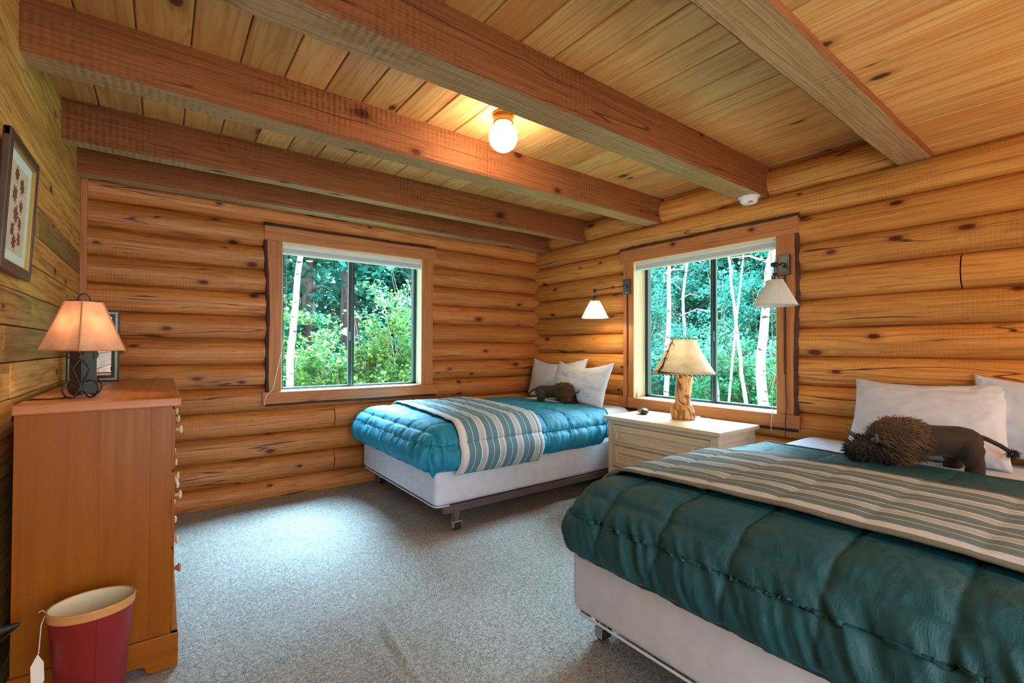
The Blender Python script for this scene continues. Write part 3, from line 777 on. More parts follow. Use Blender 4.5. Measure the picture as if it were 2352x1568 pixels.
def make_throw(label, spec, a0, a1, mat, near_over, far_over, seed, skew=0., bow=0.):
    R, zt, over, amp, sa, sb, x0, y0, r, spec_ = spec; q = r * PI / 2
    lo_b = R[2] + r - q - near_over; hi_b = R[3] - r + q + far_over
    na = int((a1 - a0) / .012); nb = int((hi_b - lo_b) / .012)
    t, b = np.meshgrid(np.linspace(0, 1, na), np.linspace(lo_b, hi_b, nb), indexing='ij')
    s = (b - lo_b) / (hi_b - lo_b)
    a = a0 + (a1 - a0) * t + skew * s + bow * np.sin(PI * s) + .012 * fbm(b * 2.2, t * .8, 2, seed)
    P, d, q = drape(a, b, R, zt, r, over, bulge=.034, crown=.022)
    N = normals(P); N *= np.sign(N[..., 2:3].mean())
    h, u, v = quilt2(a, b, spec_)
    top = sstep(q, .3 * q, d)
    disp = amp * 1.1 * .55 + .45 * h * (.8 + .25 * top) + .018 + .006 * (1 - top) + .004 * fbm(a * 7, b * 7, 3, seed) + .006 * (1 - top)
    Q = P + N * disp[..., None]
    mb = MB().grid(Q, uv=np.stack([t, b], -1)); o = mb.build('throw_blanket', mat)
    md = o.modifiers.new('thick', 'SOLIDIFY'); md.thickness = .007; md.offset = 1 if N[..., 2].mean() > 0 else -1
    for nm, e in (('woven_edge', Q[0]), ('woven_edge', Q[-1])):
        mt_ = MB().tube(e[::2] + V(0, 0, .001), .006, 6); mt_.uv = [[(0, 0)] * len(f) for f in mt_.f]; mt_.build(nm, mat, o)
    return tag(o, label, 'blanket', 'striped throws across the beds')
make_throw('blue and white striped throw over the bright teal comforter', cfA[1], 1.51, 2.195, M['throwA'], .145, .03, 3, skew=.17)
make_throw('olive edged striped throw over the dark teal comforter', cfB[1], 1.50, 2.19, M['throwB'], .10, .15, 5, skew=.0, bow=.05)

# pillows
def pillow(label, c, w, h, t, R, seed, group, sag=.0, fold=None):
    n = 56; s = np.linspace(-1, 1, n); u, v = np.meshgrid(s, s, indexing='ij')
    su = np.sin(u * PI / 2); sv = np.sin(v * PI / 2)
    x = w / 2 * su * (1 - .07 * (1 - sv ** 2)); y = h / 2 * sv * (1 - .09 * (1 - su ** 2))
    prof = (np.clip(1 - su ** 2, 0, 1) ** .42) * (np.clip(1 - sv ** 2, 0, 1) ** .42)
    parts = []
    for sg in (1, -1):
        z = sg * t / 2 * prof * (1 + .18 * fbm(u * 1.5, v * 1.5, 2, seed + sg))
        edge = 1 - prof
        z = z + .007 * fbm(u * 7, v * 7, 3, seed + 4 + sg) * (prof > .02) + .011 * sg * fbm(np.arctan2(v, u) * 5, np.hypot(u, v) * 1.2, 2, seed + 7) * prof * sstep(.5, 1.2, np.hypot(u, v))
        P = np.stack([x, y + sag * (1 - su ** 2) * -1 * sstep(-1, 1, v), z], -1)
        parts.append((P, sg))
    mb = MB(); Rn = np.array(R)
    for P, sg in parts:
        Q = P.reshape(-1, 3) @ Rn.T + np.array(c); mb.grid(Q.reshape(n, n, 3), flip=sg < 0)
    o = mb.build('pillow', M['pillow'])
    bm = bmesh.new(); bm.from_mesh(o.data); bmesh.ops.remove_doubles(bm, verts=bm.verts[:], dist=.0004); bm.to_mesh(o.data); bm.free()
    return tag(o, label, 'pillow', group)
def prot(yawa, lean, rollz=0.):
    # local x: width, y: height, z: front normal. Standing pillow facing -X, width along -Y
    base = Matrix(((0, 0, -1), (-1, 0, 0), (0, 1, 0)))
    return rz(yawa) @ (ry(lean) @ base) @ rz(rollz)
GP1 = 'white pillows on the bright teal bed'; GP2 = 'white pillows on the dark teal bed'
pillow('white pillow at the back of the bright teal bed, half hidden by another', (3.30, 3.62, .875), .80, .43, .17, prot(.03, math.radians(14), .02), 3, GP1, sag=.05)
pillow('white pillow leaning in front, behind the smaller toy bison', (3.215, 3.20, .86), .80, .42, .18, prot(-.1, math.radians(20), .0), 8, GP1, sag=.05)
pillow('white pillow leaning behind the larger dark toy bison', (3.20, .66, .825), .64, .50, .16, prot(.06, math.radians(38), .03), 14, GP2, sag=.03)
pillow('white pillow at the right, tucked behind the leaning one', (3.31, .13, .865), .74, .43, .17, prot(-.05, math.radians(20), .02), 19, GP2, sag=.04)

# ------------------------------------------------------------------ toy bison
def tufts(mb, C, N, length, width, lean, seed, curl=.5, n=1):
    r = np.random.RandomState(seed); k = len(C)
    T = r.normal(size=(k, 3)); T -= (T * N).sum(1)[:, None] * N; T /= np.linalg.norm(T, axis=1)[:, None] + 1e-9
    L = length * r.uniform(.55, 1.25, k)[:, None]; d = N + lean + .5 * r.normal(size=(k, 3)) * .6; d /= np.linalg.norm(d, axis=1)[:, None]
    side = np.cross(d, T); side /= np.linalg.norm(side, axis=1)[:, None] + 1e-9; w = width * r.uniform(.7, 1.3, k)[:, None]
    drop = np.array([0, 0, -1.]) * curl
    A0 = C - side * w; A1 = C + side * w; A2 = C + T * w
    m = C + d * L * .55; B0 = m - side * w * .75; B1 = m + side * w * .75; B2 = m + T * w * .75
    tip = C + d * L + drop * L * .6
    vs = np.stack([A0, A1, A2, B0, B1, B2, tip], 1).reshape(-1, 3); fs = []
    for i in range(k):
        o = i * 7; fs += [[o, o + 1, o + 4, o + 3], [o + 1, o + 2, o + 5, o + 4], [o + 2, o, o + 3, o + 5], [o + 3, o + 4, o + 6], [o + 4, o + 5, o + 6], [o + 5, o + 3, o + 6]]
    mb.add(vs, fs, smooth=True)

def skin_mesh(nodes, edges, sub=2):
    me = bpy.data.meshes.new('skin'); me.from_pydata([n_[:3] for n_ in nodes], edges, [])
    o = bpy.data.objects.new('skin', me); COL.objects.link(o)
    sk = o.modifiers.new('s', 'SKIN'); sk.use_smooth_shade = True
    sb = o.modifiers.new('d', 'SUBSURF'); sb.levels = sub; sb.render_levels = sub
    for i, n_ in enumerate(nodes):
        rr = n_[3]; me.skin_vertices[0].data[i].radius = (rr, rr) if np.isscalar(rr) else rr
        me.skin_vertices[0].data[i].use_root = (i == 0)
    dg = bpy.context.evaluated_depsgraph_get(); ev = o.evaluated_get(dg)
    m2 = bpy.data.meshes.new_from_object(ev); bpy.data.objects.remove(o)
    vs = np.array([v.co[:] for v in m2.vertices]); ns = np.array([v.normal[:] for v in m2.vertices]); fs = [list(p.vertices) for p in m2.polygons]
    bpy.data.meshes.remove(m2); return vs, ns, fs

def bison(label, loc, ang, sc, seed, headturn):
    """local: +X forward, Z up, unit length about .46"""
    root = thing('plush_bison', label, 'soft toy', loc, 'plush bison on the beds')
    Rm = np.array(rz(ang)); L = np.array(loc)
    def W(vs): return (np.asarray(vs, float) * sc) @ Rm.T + L
    st = [(-.208, .112, .012, .016), (-.198, .111, .036, .04), (-.175, .109, .053, .056), (-.135, .11, .061, .063), (-.07, .113, .06, .06), (0, .115, .06, .063),
          (.06, .119, .066, .073), (.12, .116, .062, .072), (.16, .106, .05, .058), (.182, .1, .028, .036), (.188, .1, .008, .01)]
    a_ = np.linspace(0, 2 * PI, 28, endpoint=False)
    mb = MB(); P = np.stack([np.stack([np.full(28, x), ry_ * np.cos(a_), zc + rz_ * np.sin(a_)], 1) for x, zc, ry_, rz_ in st])
    mb.grid(P, closev=True); mb.add(np.vstack([P[0], P[-1]]), [list(range(28))[::-1], list(range(28, 56))])
    for sg in (1, -1):
        mb.tube([(-.15, sg * .03, .125), (-.14, sg * .045, .09), (-.138, sg * .053, .06), (-.155, sg * .055, .034), (-.15, sg * .056, .003)], [.03, .047, .04, .028, .031], 16)
        mb.tube([(.10, sg * .035, .11), (.102, sg * .047, .08), (.106, sg * .052, .04), (.11, sg * .054, .003)], [.03, .037, .028, .029], 16)
    o_ = mb.build('tmp', M['furdark']); rm = o_.modifiers.new('r', 'REMESH'); rm.mode = 'VOXEL'; rm.voxel_size = .0065
    sm_ = o_.modifiers.new('s', 'SMOOTH'); sm_.iterations = 6; sm_.factor = .5
    ev = o_.evaluated_get(bpy.context.evaluated_depsgraph_get()); m2 = bpy.data.meshes.new_from_object(ev); bpy.data.objects.remove(o_)
    vs = np.array([v.co[:] for v in m2.vertices]); ns = np.array([v.normal[:] for v in m2.vertices]); fs = [list(p.vertices) for p in m2.polygons]; bpy.data.meshes.remove(m2)
    body = MB().add(W(vs), fs, smooth=True).build('body', M['furdark'], root)
    r = np.random.RandomState(seed)
    # shaggy cape over hump and shoulders
    cape = np.array([f for f in range(len(vs)) if vs[f][0] > .005 and vs[f][0] < .17 and vs[f][2] > .035])
    idx = cape[r.randint(0, len(cape), 5200)]
    Cc = vs[idx] + r.normal(size=(len(idx), 3)) * .006
    mb = MB(); tufts(mb, Cc, ns[idx], .027, .0015, np.array([-1.1, 0, -.45]), seed, .5); mb.v[-1] = W(mb.v[-1]); mane = mb.build('shaggy_mane', M['furmane'], root)
    # head
    hc, hs = math.cos(headturn), math.sin(headturn)
    def H(p): p = np.asarray(p, float); q = p.copy(); q[..., 0] = .15 + p[..., 0] * hc - p[..., 1] * hs; q[..., 1] = p[..., 0] * hs + p[..., 1] * hc; return q
    hn = [(.0, 0, .105, .045), (.045, 0, .098, .058), (.085, 0, .07, .042), (.112, 0, .045, .030), (.05, 0, .045, .03), (.06, 0, .022, .018)]
    v2, n2, f2_ = skin_mesh(hn, [(0, 1), (1, 2), (2, 3), (1, 4), (4, 5)])
    n2 = H(n2) - H(np.zeros(3)); v2 = H(v2)
    head = MB().add(W(v2), f2_, smooth=True).build('head', M['furhead'], root)
    idx = r.randint(0, len(v2), 1900); mb = MB(); tufts(mb, v2[idx] + r.normal(size=(len(idx), 3)) * .003, n2[idx], .017, .0016, np.array([0, 0, -.1]), seed + 1, .2); mb.v[-1] = W(mb.v[-1])
    mb.build('curly_pile', M['furhead'], head)
    for sg in (1, -1):
        hp = H(np.array([(.05, sg * .045, .115), (.055, sg * .066, .118), (.062, sg * .078, .13), (.066, sg * .08, .147)]))
        MB().tube(W(hp), np.array([.011, .010, .007, .002]) * sc, 8).build('horn', M['horn'], head)
        ep = H(np.array([(.03, sg * .05, .11), (.022, sg * .07, .104), (.016, sg * .085, .094)])); MB().tube(W(ep), np.array([.009, .012, .003]) * sc, 8).build('ear', M['furhead'], head)
        MB().ball(W(H(np.array([(.083, sg * .038, .088)])))[0], .006 * sc, 10).build('eye', M['black'], head)
    tp = np.array([(-.185, 0, .14), (-.22, .012, .128), (-.255, .03, .106), (-.278, .04, .086)])
    tail = MB().tube(W(tp), np.array([.011, .0085, .008, .008]) * sc, 8).build('tail', M['furdark'], root)
    mb = MB(); rr = np.random.RandomState(seed + 2); nn = rr.normal(size=(160, 3)); nn /= np.linalg.norm(nn, axis=1)[:, None]
    tufts(mb, np.array([-.284, .042, .078]) + nn * .008, nn, .02, .0016, np.array([-.3, 0, -.3]), seed + 3, .3); mb.v[-1] = W(mb.v[-1]); mb.build('tail_tuft', M['furhead'], tail)
    for hx, hy in ((-.148, .057), (-.148, -.057), (.11, .058), (.11, -.058)):
        MB().lathe(np.array([(0, 0), (.026, .001), (.0275, .008), (.027, .02), (.02, .0215)]) * sc, W(np.array([(hx, hy, -.002)]))[0], 18).build('hoof', M['hoof'], root)
    return root
bA = bison('smaller looking brown toy bison facing right on the bright teal bed', (3.0, 3.29, .664), math.radians(-52), .98, 5, .25)
tag_l = bison('larger dark brown toy bison facing left on the dark teal bed', (2.84, .60, .633), math.radians(133), 1.17, 9, .15)
mb = MB().plate([(0, 0), (.032, .004), (.034, .017), (0, .02)], lambda a, b, d: tuple(np.array([2.84, .60, .633]) + 1.17 * (np.array(rz(math.radians(133))) @ np.array([-.185 - a, .01 + d, .088 + b]))), .0008, bev=.0002)
mb.build('care_tag', M['paper'], tag_l)

# ------------------------------------------------------------------ dresser
D = thing('dresser', 'tall honey pine dresser standing against the plank wall', 'dresser', (-.16, 2.83, 0))
MB().box(-.383, .062, 2.146, 3.52, .966, 1.0, bev=.007, axis=1, seg=3).build('top', M['pinetop'], D)
mb = MB()
for a, b in ((-.378, -.17), (-.17, -.028), (-.028, .036)):
    mb.box(a, b, 2.168, 2.19, .10, .967, bev=.0006, axis=2, rnd=random.random())
mb.box(-.378, .034, 2.19, 3.5, .10, .967, bev=.001, axis=2)
mb.build('carcass', M['pine'], D)
# plinth with bracket-foot cut-outs
def plinth(a0, a1, to3, z1=.125):
    w = a1 - a0; arch = [(a0, 0), (a0 + .07, 0)] + [(a0 + .07 + .028 * math.sin(t), .03 * (1 - math.cos(t))) for t in np.linspace(.2, PI / 2, 6)] + \
        [(a0 + .115, .034), (a1 - .115, .034)] + [(a1 - .07 - .028 * math.sin(t), .03 * (1 - math.cos(t))) for t in np.linspace(PI / 2, .2, 6)] + [(a1 - .07, 0), (a1, 0), (a1, z1), (a0, z1)]
    return MB().plate(arch, to3, .022, bev=.003)
plinth(-.383, .060, lambda a, b, d: (a, 2.152 + d, b)).build('plinth', M['pine'], D)
plinth(2.153, 3.515, lambda a, b, d: (.061 - d, a, b)).build('plinth', M['pine'], D)
for r0, r1 in ((.725, .955), (.435, .715), (.135, .425)):
    for c0, c1 in ((2.185, 2.825), (2.84, 3.485)):
        dr = MB().box(.034, .046, c0, c1, r0, r1, bev=.003, axis=1, rnd=random.random()).build('drawer', M['pine'], D)
        for ky in (c0 + .15, c1 - .15):
            zc = (r0 + r1) / 2 + .015
            prof = [(0, .0), (.008, 0), (.0075, .010), (.011, .015), (.017, .019), (.0175, .023), (.012, .027), (0, .028)]
            mb = MB().lathe(prof, (0, 0, 0), 18); vs = mb.v[-1]; mb.v[-1] = np.stack([.045 + vs[:, 2], ky + vs[:, 0], zc + vs[:, 1]], 1)
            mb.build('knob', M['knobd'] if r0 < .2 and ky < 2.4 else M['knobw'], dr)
MB().tube([(.05, 2.62, .60), (.06, 2.615, .585), (.066, 2.61, .565), (.064, 2.61, .55)], [.004, .006, .007, .004], 8).build('tied_tag', M['paper'], D)

# dresser lamp
LX, LY, LZ = -.234, 2.361, 1.0
lamp = thing('table_lamp', 'table lamp with tan pyramid shade and black iron scrolls on the dresser', 'lamp', (LX, LY, LZ), 'table lamps')
def diamond(r, z): return [(LX, LY - r, z), (LX + r, LY, z), (LX, LY + r, z), (LX - r, LY, z)]
mb = MB().box(LX - .0275, LX + .0275, LY - .0275, LY + .0275, LZ + .012, LZ + .20, bev=.002, rot=about((LX, LY, 0), rz(PI / 4)))
mb.build('post', M['black'], lamp)
mb = MB(); n = 14
for k in range(4):
    a = np.array(diamond(.120, LZ + .176)[k]); b = np.array(diamond(.120, LZ + .176)[(k + 1) % 4]); c = np.array(diamond(.0525, LZ + .357)[k]); d = np.array(diamond(.0525, LZ + .357)[(k + 1) % 4])
    P = np.zeros((n, n, 3))
    for i in range(n):
        for j in range(n):
            s, t = i / (n - 1), j / (n - 1); P[i, j] = (a * (1 - s) + b * s) * (1 - t) + (c * (1 - s) + d * s) * t
    mb.grid(P, smooth=False)
sh = mb.build('shade', M['shadeP'], lamp); md = sh.modifiers.new('t', 'SOLIDIFY'); md.thickness = .002
mb = MB()
for k in range(4): mb.tube([diamond(.121, LZ + .175)[k], diamond(.0535, LZ + .358)[k]], .0022, 6)
for k in range(4): mb.tube([diamond(.121, LZ + .175)[k], diamond(.121, LZ + .175)[(k + 1) % 4]], .0022, 6)
mb.build('shade_binding', M['binrim'], sh)
mb = MB().box(LX - .034, LX + .034, LY - .034, LY + .034, LZ + .357, LZ + .361, bev=.001, rot=about((LX, LY, 0), rz(PI / 4)))
mb.build('shade_cap', M['iron'], lamp)
t = np.linspace(0, PI, 14); pts = np.stack([LX + .016 * np.cos(t), np.full(14, LY), LZ + .36 + .026 * np.sin(t)], 1)
mb = MB()
P = np.stack([pts + V(0, -.013, 0), pts + V(0, .013, 0)], 1); mb.grid(P); o = mb.build('strap_finial', M['iron'], lamp); o.modifiers.new('t', 'SOLIDIFY').thickness = .003
def scroll(dirv, base):
    """iron rod in the vertical plane spanned by dirv, rooted at corner point base"""
    d = np.array(dirv); pts = []
    for t in np.linspace(-.6 * PI, 1.12 * PI, 26): pts.append((.045 + .036 * -math.cos(t) * -1 * -1, .0395 - .036 * math.sin(t)))
    loop = [(.048 + .036 * math.cos(t), .040 + .036 * math.sin(t)) for t in np.linspace(.25 * PI, 1.72 * PI, 24)][::-1]
    loop = [(.048 - .036 * math.cos(t), .040 - .036 * math.sin(t)) for t in np.linspace(1.25 * PI, -.15 * PI, 26)]
    # foot loop: starts curled outside top, runs round the outside and bottom, ends at the clamp
    loop = [(.046 + .038 * math.cos(t), .043 + .038 * math.sin(t)) for t in np.linspace(.7 * PI, -.62 * PI, 24)]
    body = [(.012, .02), (.004, .034), (.003, .045), (.012, .068), (.024, .09), (.033, .105), (.024, .120), (.010, .134), (.004, .142), (.004, .152)]
    curl = [(.028 + .024 * math.cos(t), .158 + .02 * math.sin(t)) for t in np.linspace(PI, -.2 * PI, 14)] + [(.047, .146)]
    P2 = [(a * .62, b * .82) for a, b in loop] + [(a * .75, b) for a, b in body[1:]] + [(a * .75, b) for a, b in curl]
    return [base + d * a + V(0, 0, b) for a, b in P2]
for cx, cy, dirs in ((0, -.045, ((-.8, -.35), (.8, -.35))), (.0, .045, ((-.8, .35), (.8, .35)))):
    mb = MB()
    for dx, dy in dirs:
        q = V(dx, dy, 0); q /= np.linalg.norm(q); mb.tube(scroll(q, V(LX + cx, LY + cy, LZ)), .0032, 8)
    mb.box(LX + cx - .008, LX + cx + .008, LY + cy - .006, LY + cy + .004, LZ + .03, LZ + .036, bev=.001); mb.box(LX + cx - .008, LX + cx + .008, LY + cy - .006, LY + cy + .004, LZ + .146, LZ + .152, bev=.001)
    mb.tube([(LX + cx, LY + cy, LZ + .01), (LX + cx, LY + cy, LZ + .19)], .0035, 8)
    mb.build('iron_scrollwork', M['iron'], lamp)
MB().tube([(LX - .03, LY - .03, LZ + .004), (LX - .08, LY - .07, LZ + .004), (-.36, LY - .05, LZ + .004), (-.40, LY - .04, .99), (-.408, LY - .05, .93)], .003, 8).build('power_cord', M['rubber'], lamp)

# framed mirror standing at the back of the dresser
mx0, mx1, mz0, mz1, my = -.40, -.186, 1.0, 1.385, 3.36
mir = thing('framed_mirror', 'small mirror in a black and silver stepped frame behind the dresser lamp', 'mirror', ((mx0 + mx1) / 2, my, 1.0))
def rectframe(w0, w1, y0, y1, mat, name, par):
    mb = MB()
    for (a, b, c, d) in ((mx0 + w0, mx0 + w1, mz0 + w0, mz1 - w0), (mx1 - w1, mx1 - w0, mz0 + w0, mz1 - w0), (mx0 + w0, mx1 - w0, mz0 + w0, mz0 + w1), (mx0 + w0, mx1 - w0, mz1 - w1, mz1 - w0)):
        mb.box(a, b, y0 + (.0006 if b - a > d - c else 0), y1, c, d, bev=.002)
    return mb.build(name, mat, par)
rectframe(0, .008, my - .012, my + .02, M['black'], 'outer_frame', mir); rectframe(.007, .02, my - .018, my + .01, M['silver'], 'silver_moulding', mir)
rectframe(.019, .033, my - .008, my + .01, M['black'], 'inner_frame', mir)
MB().box(mx0 + .03, mx1 - .03, my + .0, my + .004, mz0 + .03, mz1 - .03, bev=0).build('mirror_glass', M['mirror'], mir)

# picture on the plank wall
pc = thing('framed_picture', 'dark framed print of pressed red leaves on the plank wall', 'picture', (XL + .02, 2.32, 1.66))
py0, py1, pz0, pz1 = 2.11, 2.525, 1.436, 1.885
PM = about((XL + .012, 2.32, pz0), ry(math.radians(2.6)))
def pbox(x0, x1, y0, y1, z0, z1, mat, nm, par, bev=.003):
    mb = MB().box(XL + x0, XL + x1, y0, y1, z0, z1, bev=bev, rot=PM); return mb.build(nm, mat, par)
mb = MB(); fwid = .034
for (a, b, c, d) in ((py0, py0 + fwid, pz0, pz1), (py1 - fwid, py1, pz0, pz1), (py0, py1, pz0, pz0 + fwid), (py0, py1, pz1 - fwid, pz1)):
    mb.box(XL + .008, XL + (.03 if d - c > b - a else .0294), a, b, c, d, bev=.005, rot=PM)
mb.build('frame', M['framew'], pc)
mb = MB()
for (a, b, c, d) in ((py0 + fwid - .004, py0 + fwid + .004, pz0 + .03, pz1 - .03), (py1 - fwid - .004, py1 - fwid + .004, pz0 + .03, pz1 - .03), (py0 + .03, py1 - .03, pz0 + fwid - .004, pz0 + fwid + .004), (py0 + .03, py1 - .03, pz1 - fwid - .004, pz1 - fwid + .004)):
    mb.box(XL + .01, XL + (.027 if d - c > b - a else .0266), a, b, c, d, bev=.002, rot=PM)
mb.build('gilt_lip', M['gold'], pc)
pbox(.009, .016, py0 + .02, py1 - .02, pz0 + .02, pz1 - .02, M['mat'], 'mount', pc, 0)
pbox(.0155, .0168, py0 + .10, py1 - .09, pz0 + .075, pz1 - .075, M['art'], 'print', pc, 0)
mb = MB(); maple = [(0, -1), (.08, -.45), (.55, -.55), (.5, -.2), (1, .1), (.6, .25), (.65, .6), (.28, .45), (0, 1), (-.28, .45), (-.65, .6), (-.6, .25), (-1, .1), (-.5, -.2), (-.55, -.55), (-.08, -.45)]
for (yy, zz_, s, an) in ((2.28, 1.775, .03, .2), (2.355, 1.75, .036, -.4), (2.27, 1.705, .036, .6), (2.36, 1.68, .028, .1), (2.30, 1.64, .038, -.2), (2.36, 1.62, .028, 2.), (2.27, 1.585, .028, .9), (2.36, 1.565, .03, -.7), (2.30, 1.545, .033, .3)):
    ca, sa_ = math.cos(an), math.sin(an)
    mb.plate([(yy + s * (p * ca - q * sa_), zz_ + s * (p * sa_ + q * ca)) for p, q in maple], lambda a, b, d: (XL + .0178 - d, a, b), .0012, bev=.0002); 
    for kk in range(1, 4): mb.v[-kk] = xf(mb.v[-kk], PM)
mb.build('pressed_leaf_motif', M['leafart'], pc)

# waste bin
B = (-.168, 2.012, 0); bin_ = thing('waste_bin', 'oval maroon wastebasket with cream lining beside the dresser', 'wastebasket', B)
sx, sy = 1., .80
MB().lathe([(0, .004), (.072, .004), (.076, .008), (.104, .345), (.106, .352)], B, 48, sx, sy).build('bin_body', M['binred'], bin_)
MB().lathe([(.106, .347), (.1075, .352), (.106, .362), (.1085, .367), (.1095, .372), (.107, .376), (.104, .374), (.103, .366)], B, 48, sx, sy).build('rim', M['binrim'], bin_)
MB().lathe([(.1035, .373), (.1015, .35), (.073, .02), (0, .018)], B, 48, sx, sy).build('lining', M['binin'], bin_)
a = math.radians(-80); MB().tube([(B[0] + r_ * math.cos(a), B[1] + r_ * math.sin(a) * sy, z_) for r_, z_ in ((.0765, .01), (.0905, .18), (.1045, .345))], .0016, 6).build('seam', M['binred'], bin_)
xt = B[0] - .112
MB().tube([(xt - .012, B[1], .378), (xt - .002, B[1] - .002, .382), (xt + .006, B[1] - .004, .372), (xt - .001, B[1] - .03, .35), (xt - .004, B[1] - .04, .27)], .0012, 6).build('tag_string', M['cord'], bin_)
MB().plate([(0, 0), (.016, -.03), (.018, -.085), (.010, -.1), (-.016, -.082), (-.018, -.03)], lambda a, b, d: (xt - .006 + a * .8, B[1] - .04 + a * .3 + d, .27 + b), .001, bev=.0002).build('paper_tag', M['paper'], bin_)

# plug sticking out of the plank wall beside the dresser
pl = thing('power_plug', 'black power plug with looped cord low beside the dresser edge', 'plug', (XL + .01, 2.09, .32))
MB().box(XL, XL + .012, 2.02, 2.09, .27, .385, bev=.003).build('outlet_plate', M['nickel'], pl)
MB().tube([(XL + .01, 2.065, .325), (XL + .03, 2.068, .325), (XL + .045, 2.07, .326), (XL + .075, 2.075, .329), (XL + .09, 2.078, .331)], [.014, .016, .013, .009, .006], 10).build('plug_body', M['rubber'], pl)
MB().tube([(XL + .085, 2.077, .331), (XL + .082, 2.08, .322), (XL + .06, 2.085, .30), (XL + .035, 2.09, .275), (XL + .02, 2.1, .2), (XL + .02, 2.1, .02)], .0035, 8).build('plug_cord', M['rubber'], pl)

# ------------------------------------------------------------------ nightstand and what stands on it
NS = thing('nightstand', 'pale maple nightstand between the two beds under the window', 'nightstand', (3.08, 2.05, 0))
nx0, nx1, ny0, ny1, nz = 2.82, 3.345, 1.566, 2.54, .657
MB().box(nx0, nx1, ny0, ny1, nz - .028, nz, bev=.004, axis=1).build('top', M['maple'], NS)
bx0, by0, by1 = nx0 + .03, ny0 + .03, ny1 - .03
mb = MB().box(bx0 + .02, nx1 - .005, by0 + .012, by1, .06, nz - .027, bev=.002, axis=2)
mb.box(bx0, bx0 + .06, by0, by0 + .055, 0, nz - .027, bev=.002, axis=2); mb.box(bx0, bx0 + .03, by1 - .04, by1, 0, nz - .027, bev=.002, axis=2)
mb.box(bx0 + .001, bx0 + .03, by0 + .054, by1 - .039, nz - .062, nz - .0275, bev=.001, axis=1); mb.box(bx0 + .001, bx0 + .03, by0 + .054, by1 - .039, .04, .09, bev=.001, axis=1)
mb.box(nx1 - .06, nx1 - .004, by0, by0 + .03, 0, nz - .027, bev=.002, axis=2); mb.box(bx0 + .059, nx1 - .059, by0 + .001, by0 + .03, nz - .075, nz - .0275, bev=.001, axis=0)
mb.build('carcass', M['maple'], NS)
MB().box(bx0 + .075, nx1 - .075, by0 + .005, by0 + .016, .12, nz - .095, bev=.005, axis=2).build('side_panel', M['maple'], NS)
for z0, z1 in ((.435, nz - .066), (.265, .428), (.095, .258)):
    y0_, y1_ = by0 + .058, by1 - .043
    dr = MB().box(bx0 + .003, bx0 + .02, y0_, y1_, z0 + .003, z1 - .003, bev=.0015, axis=1).build('drawer', M['maple'], NS)
    mb = MB(); i0, i1 = .028, .05
    for a, b, c, d in ((y0_ + i0, y0_ + i1, z0 + i0, z1 - i0), (y1_ - i1, y1_ - i0, z0 + i0, z1 - i0), (y0_ + i0, y1_ - i0, z0 + i0, z0 + i1), (y0_ + i0, y1_ - i0, z1 - i1, z1 - i0)):
        mb.box(bx0 - (.006 if b - a > d - c else .0055), bx0 + .01, a, b, c, d, bev=.005, axis=1 if b - a > d - c else 2, seg=3)
    mb.build('raised_moulding', M['maple'], dr)
    for ky in (y0_ + .115, y1_ - .115):
        mb = MB().lathe([(0, 0), (.006, 0), (.005, .008), (.0105, .013), (.0125, .019), (.010, .024), (0, .026)], (0, 0, 0), 18); vs = mb.v[-1]
        mb.v[-1] = np.stack([bx0 + .003 - vs[:, 2], ky + vs[:, 0], (z0 + z1) / 2 + vs[:, 1]], 1); mb.build('knob', M['maple'], dr)

BX, BY, BZ = 3.165, 2.045, nz
bl = thing('table_lamp', 'table lamp with burl log base and laced rawhide shade on the nightstand', 'lamp', (BX, BY, BZ), 'table lamps')
wob = lambda a, z: 1 + .10 * np.sin(3 * a + z * 14) + .08 * perlin(np.cos(a) * 1.6 + 5, np.sin(a) * 1.6 + z * 13, 5) * 2
MB().lathe([(0, .0), (.080, .0), (.086, .02), (.084, .06), (.072, .095), (.056, .11), (.055, .16), (.058, .22), (.058, .29), (.06, .335), (.05, .35), (0, .352)], (BX, BY, BZ), 40, wob=wob).build('burl_base', M['burl'], bl)
nst = 88; r0, r1, z0, z1 = .229, .088, .34, .605
P = np.zeros((10, nst, 3)); a = np.linspace(0, 2 * PI, nst, endpoint=False)
for i in range(10):
    t_ = i / 9; rr = r0 + (r1 - r0) * t_ + .008 * math.sin(PI * t_) * -1
    sc_ = 1 + (.012 * np.abs(np.sin(a * 22)) if i in (0, 9) else 0 * a)
    P[i, :, 0] = BX + rr * sc_ * np.cos(a); P[i, :, 1] = BY + rr * sc_ * np.sin(a); P[i, :, 2] = BZ + z0 + (z1 - z0) * t_
sh = MB().grid(P, closev=True, flip=True).build('shade', M['shadeR'], bl); md = sh.modifiers.new('t', 'SOLIDIFY'); md.thickness = .002
for rr, zz_, ns_ in ((r0 + .002, z0, 44), (r1 + .002, z1, 20)):
    mb = MB()
    for k in range(ns_):
        if k % 1 == 0:
            a0, a1 = 2 * PI * k / ns_, 2 * PI * (k + .62) / ns_
            mb.tube([(BX + (rr) * math.cos(a0), BY + rr * math.sin(a0), BZ + zz_ + .004), (BX + (rr + .002) * math.cos((a0 + a1) / 2), BY + (rr + .002) * math.sin((a0 + a1) / 2), BZ + zz_), (BX + rr * math.cos(a1), BY + rr * math.sin(a1), BZ + zz_ - .004)], .0032, 6)
    mb.build('lacing', M['bark'], sh)
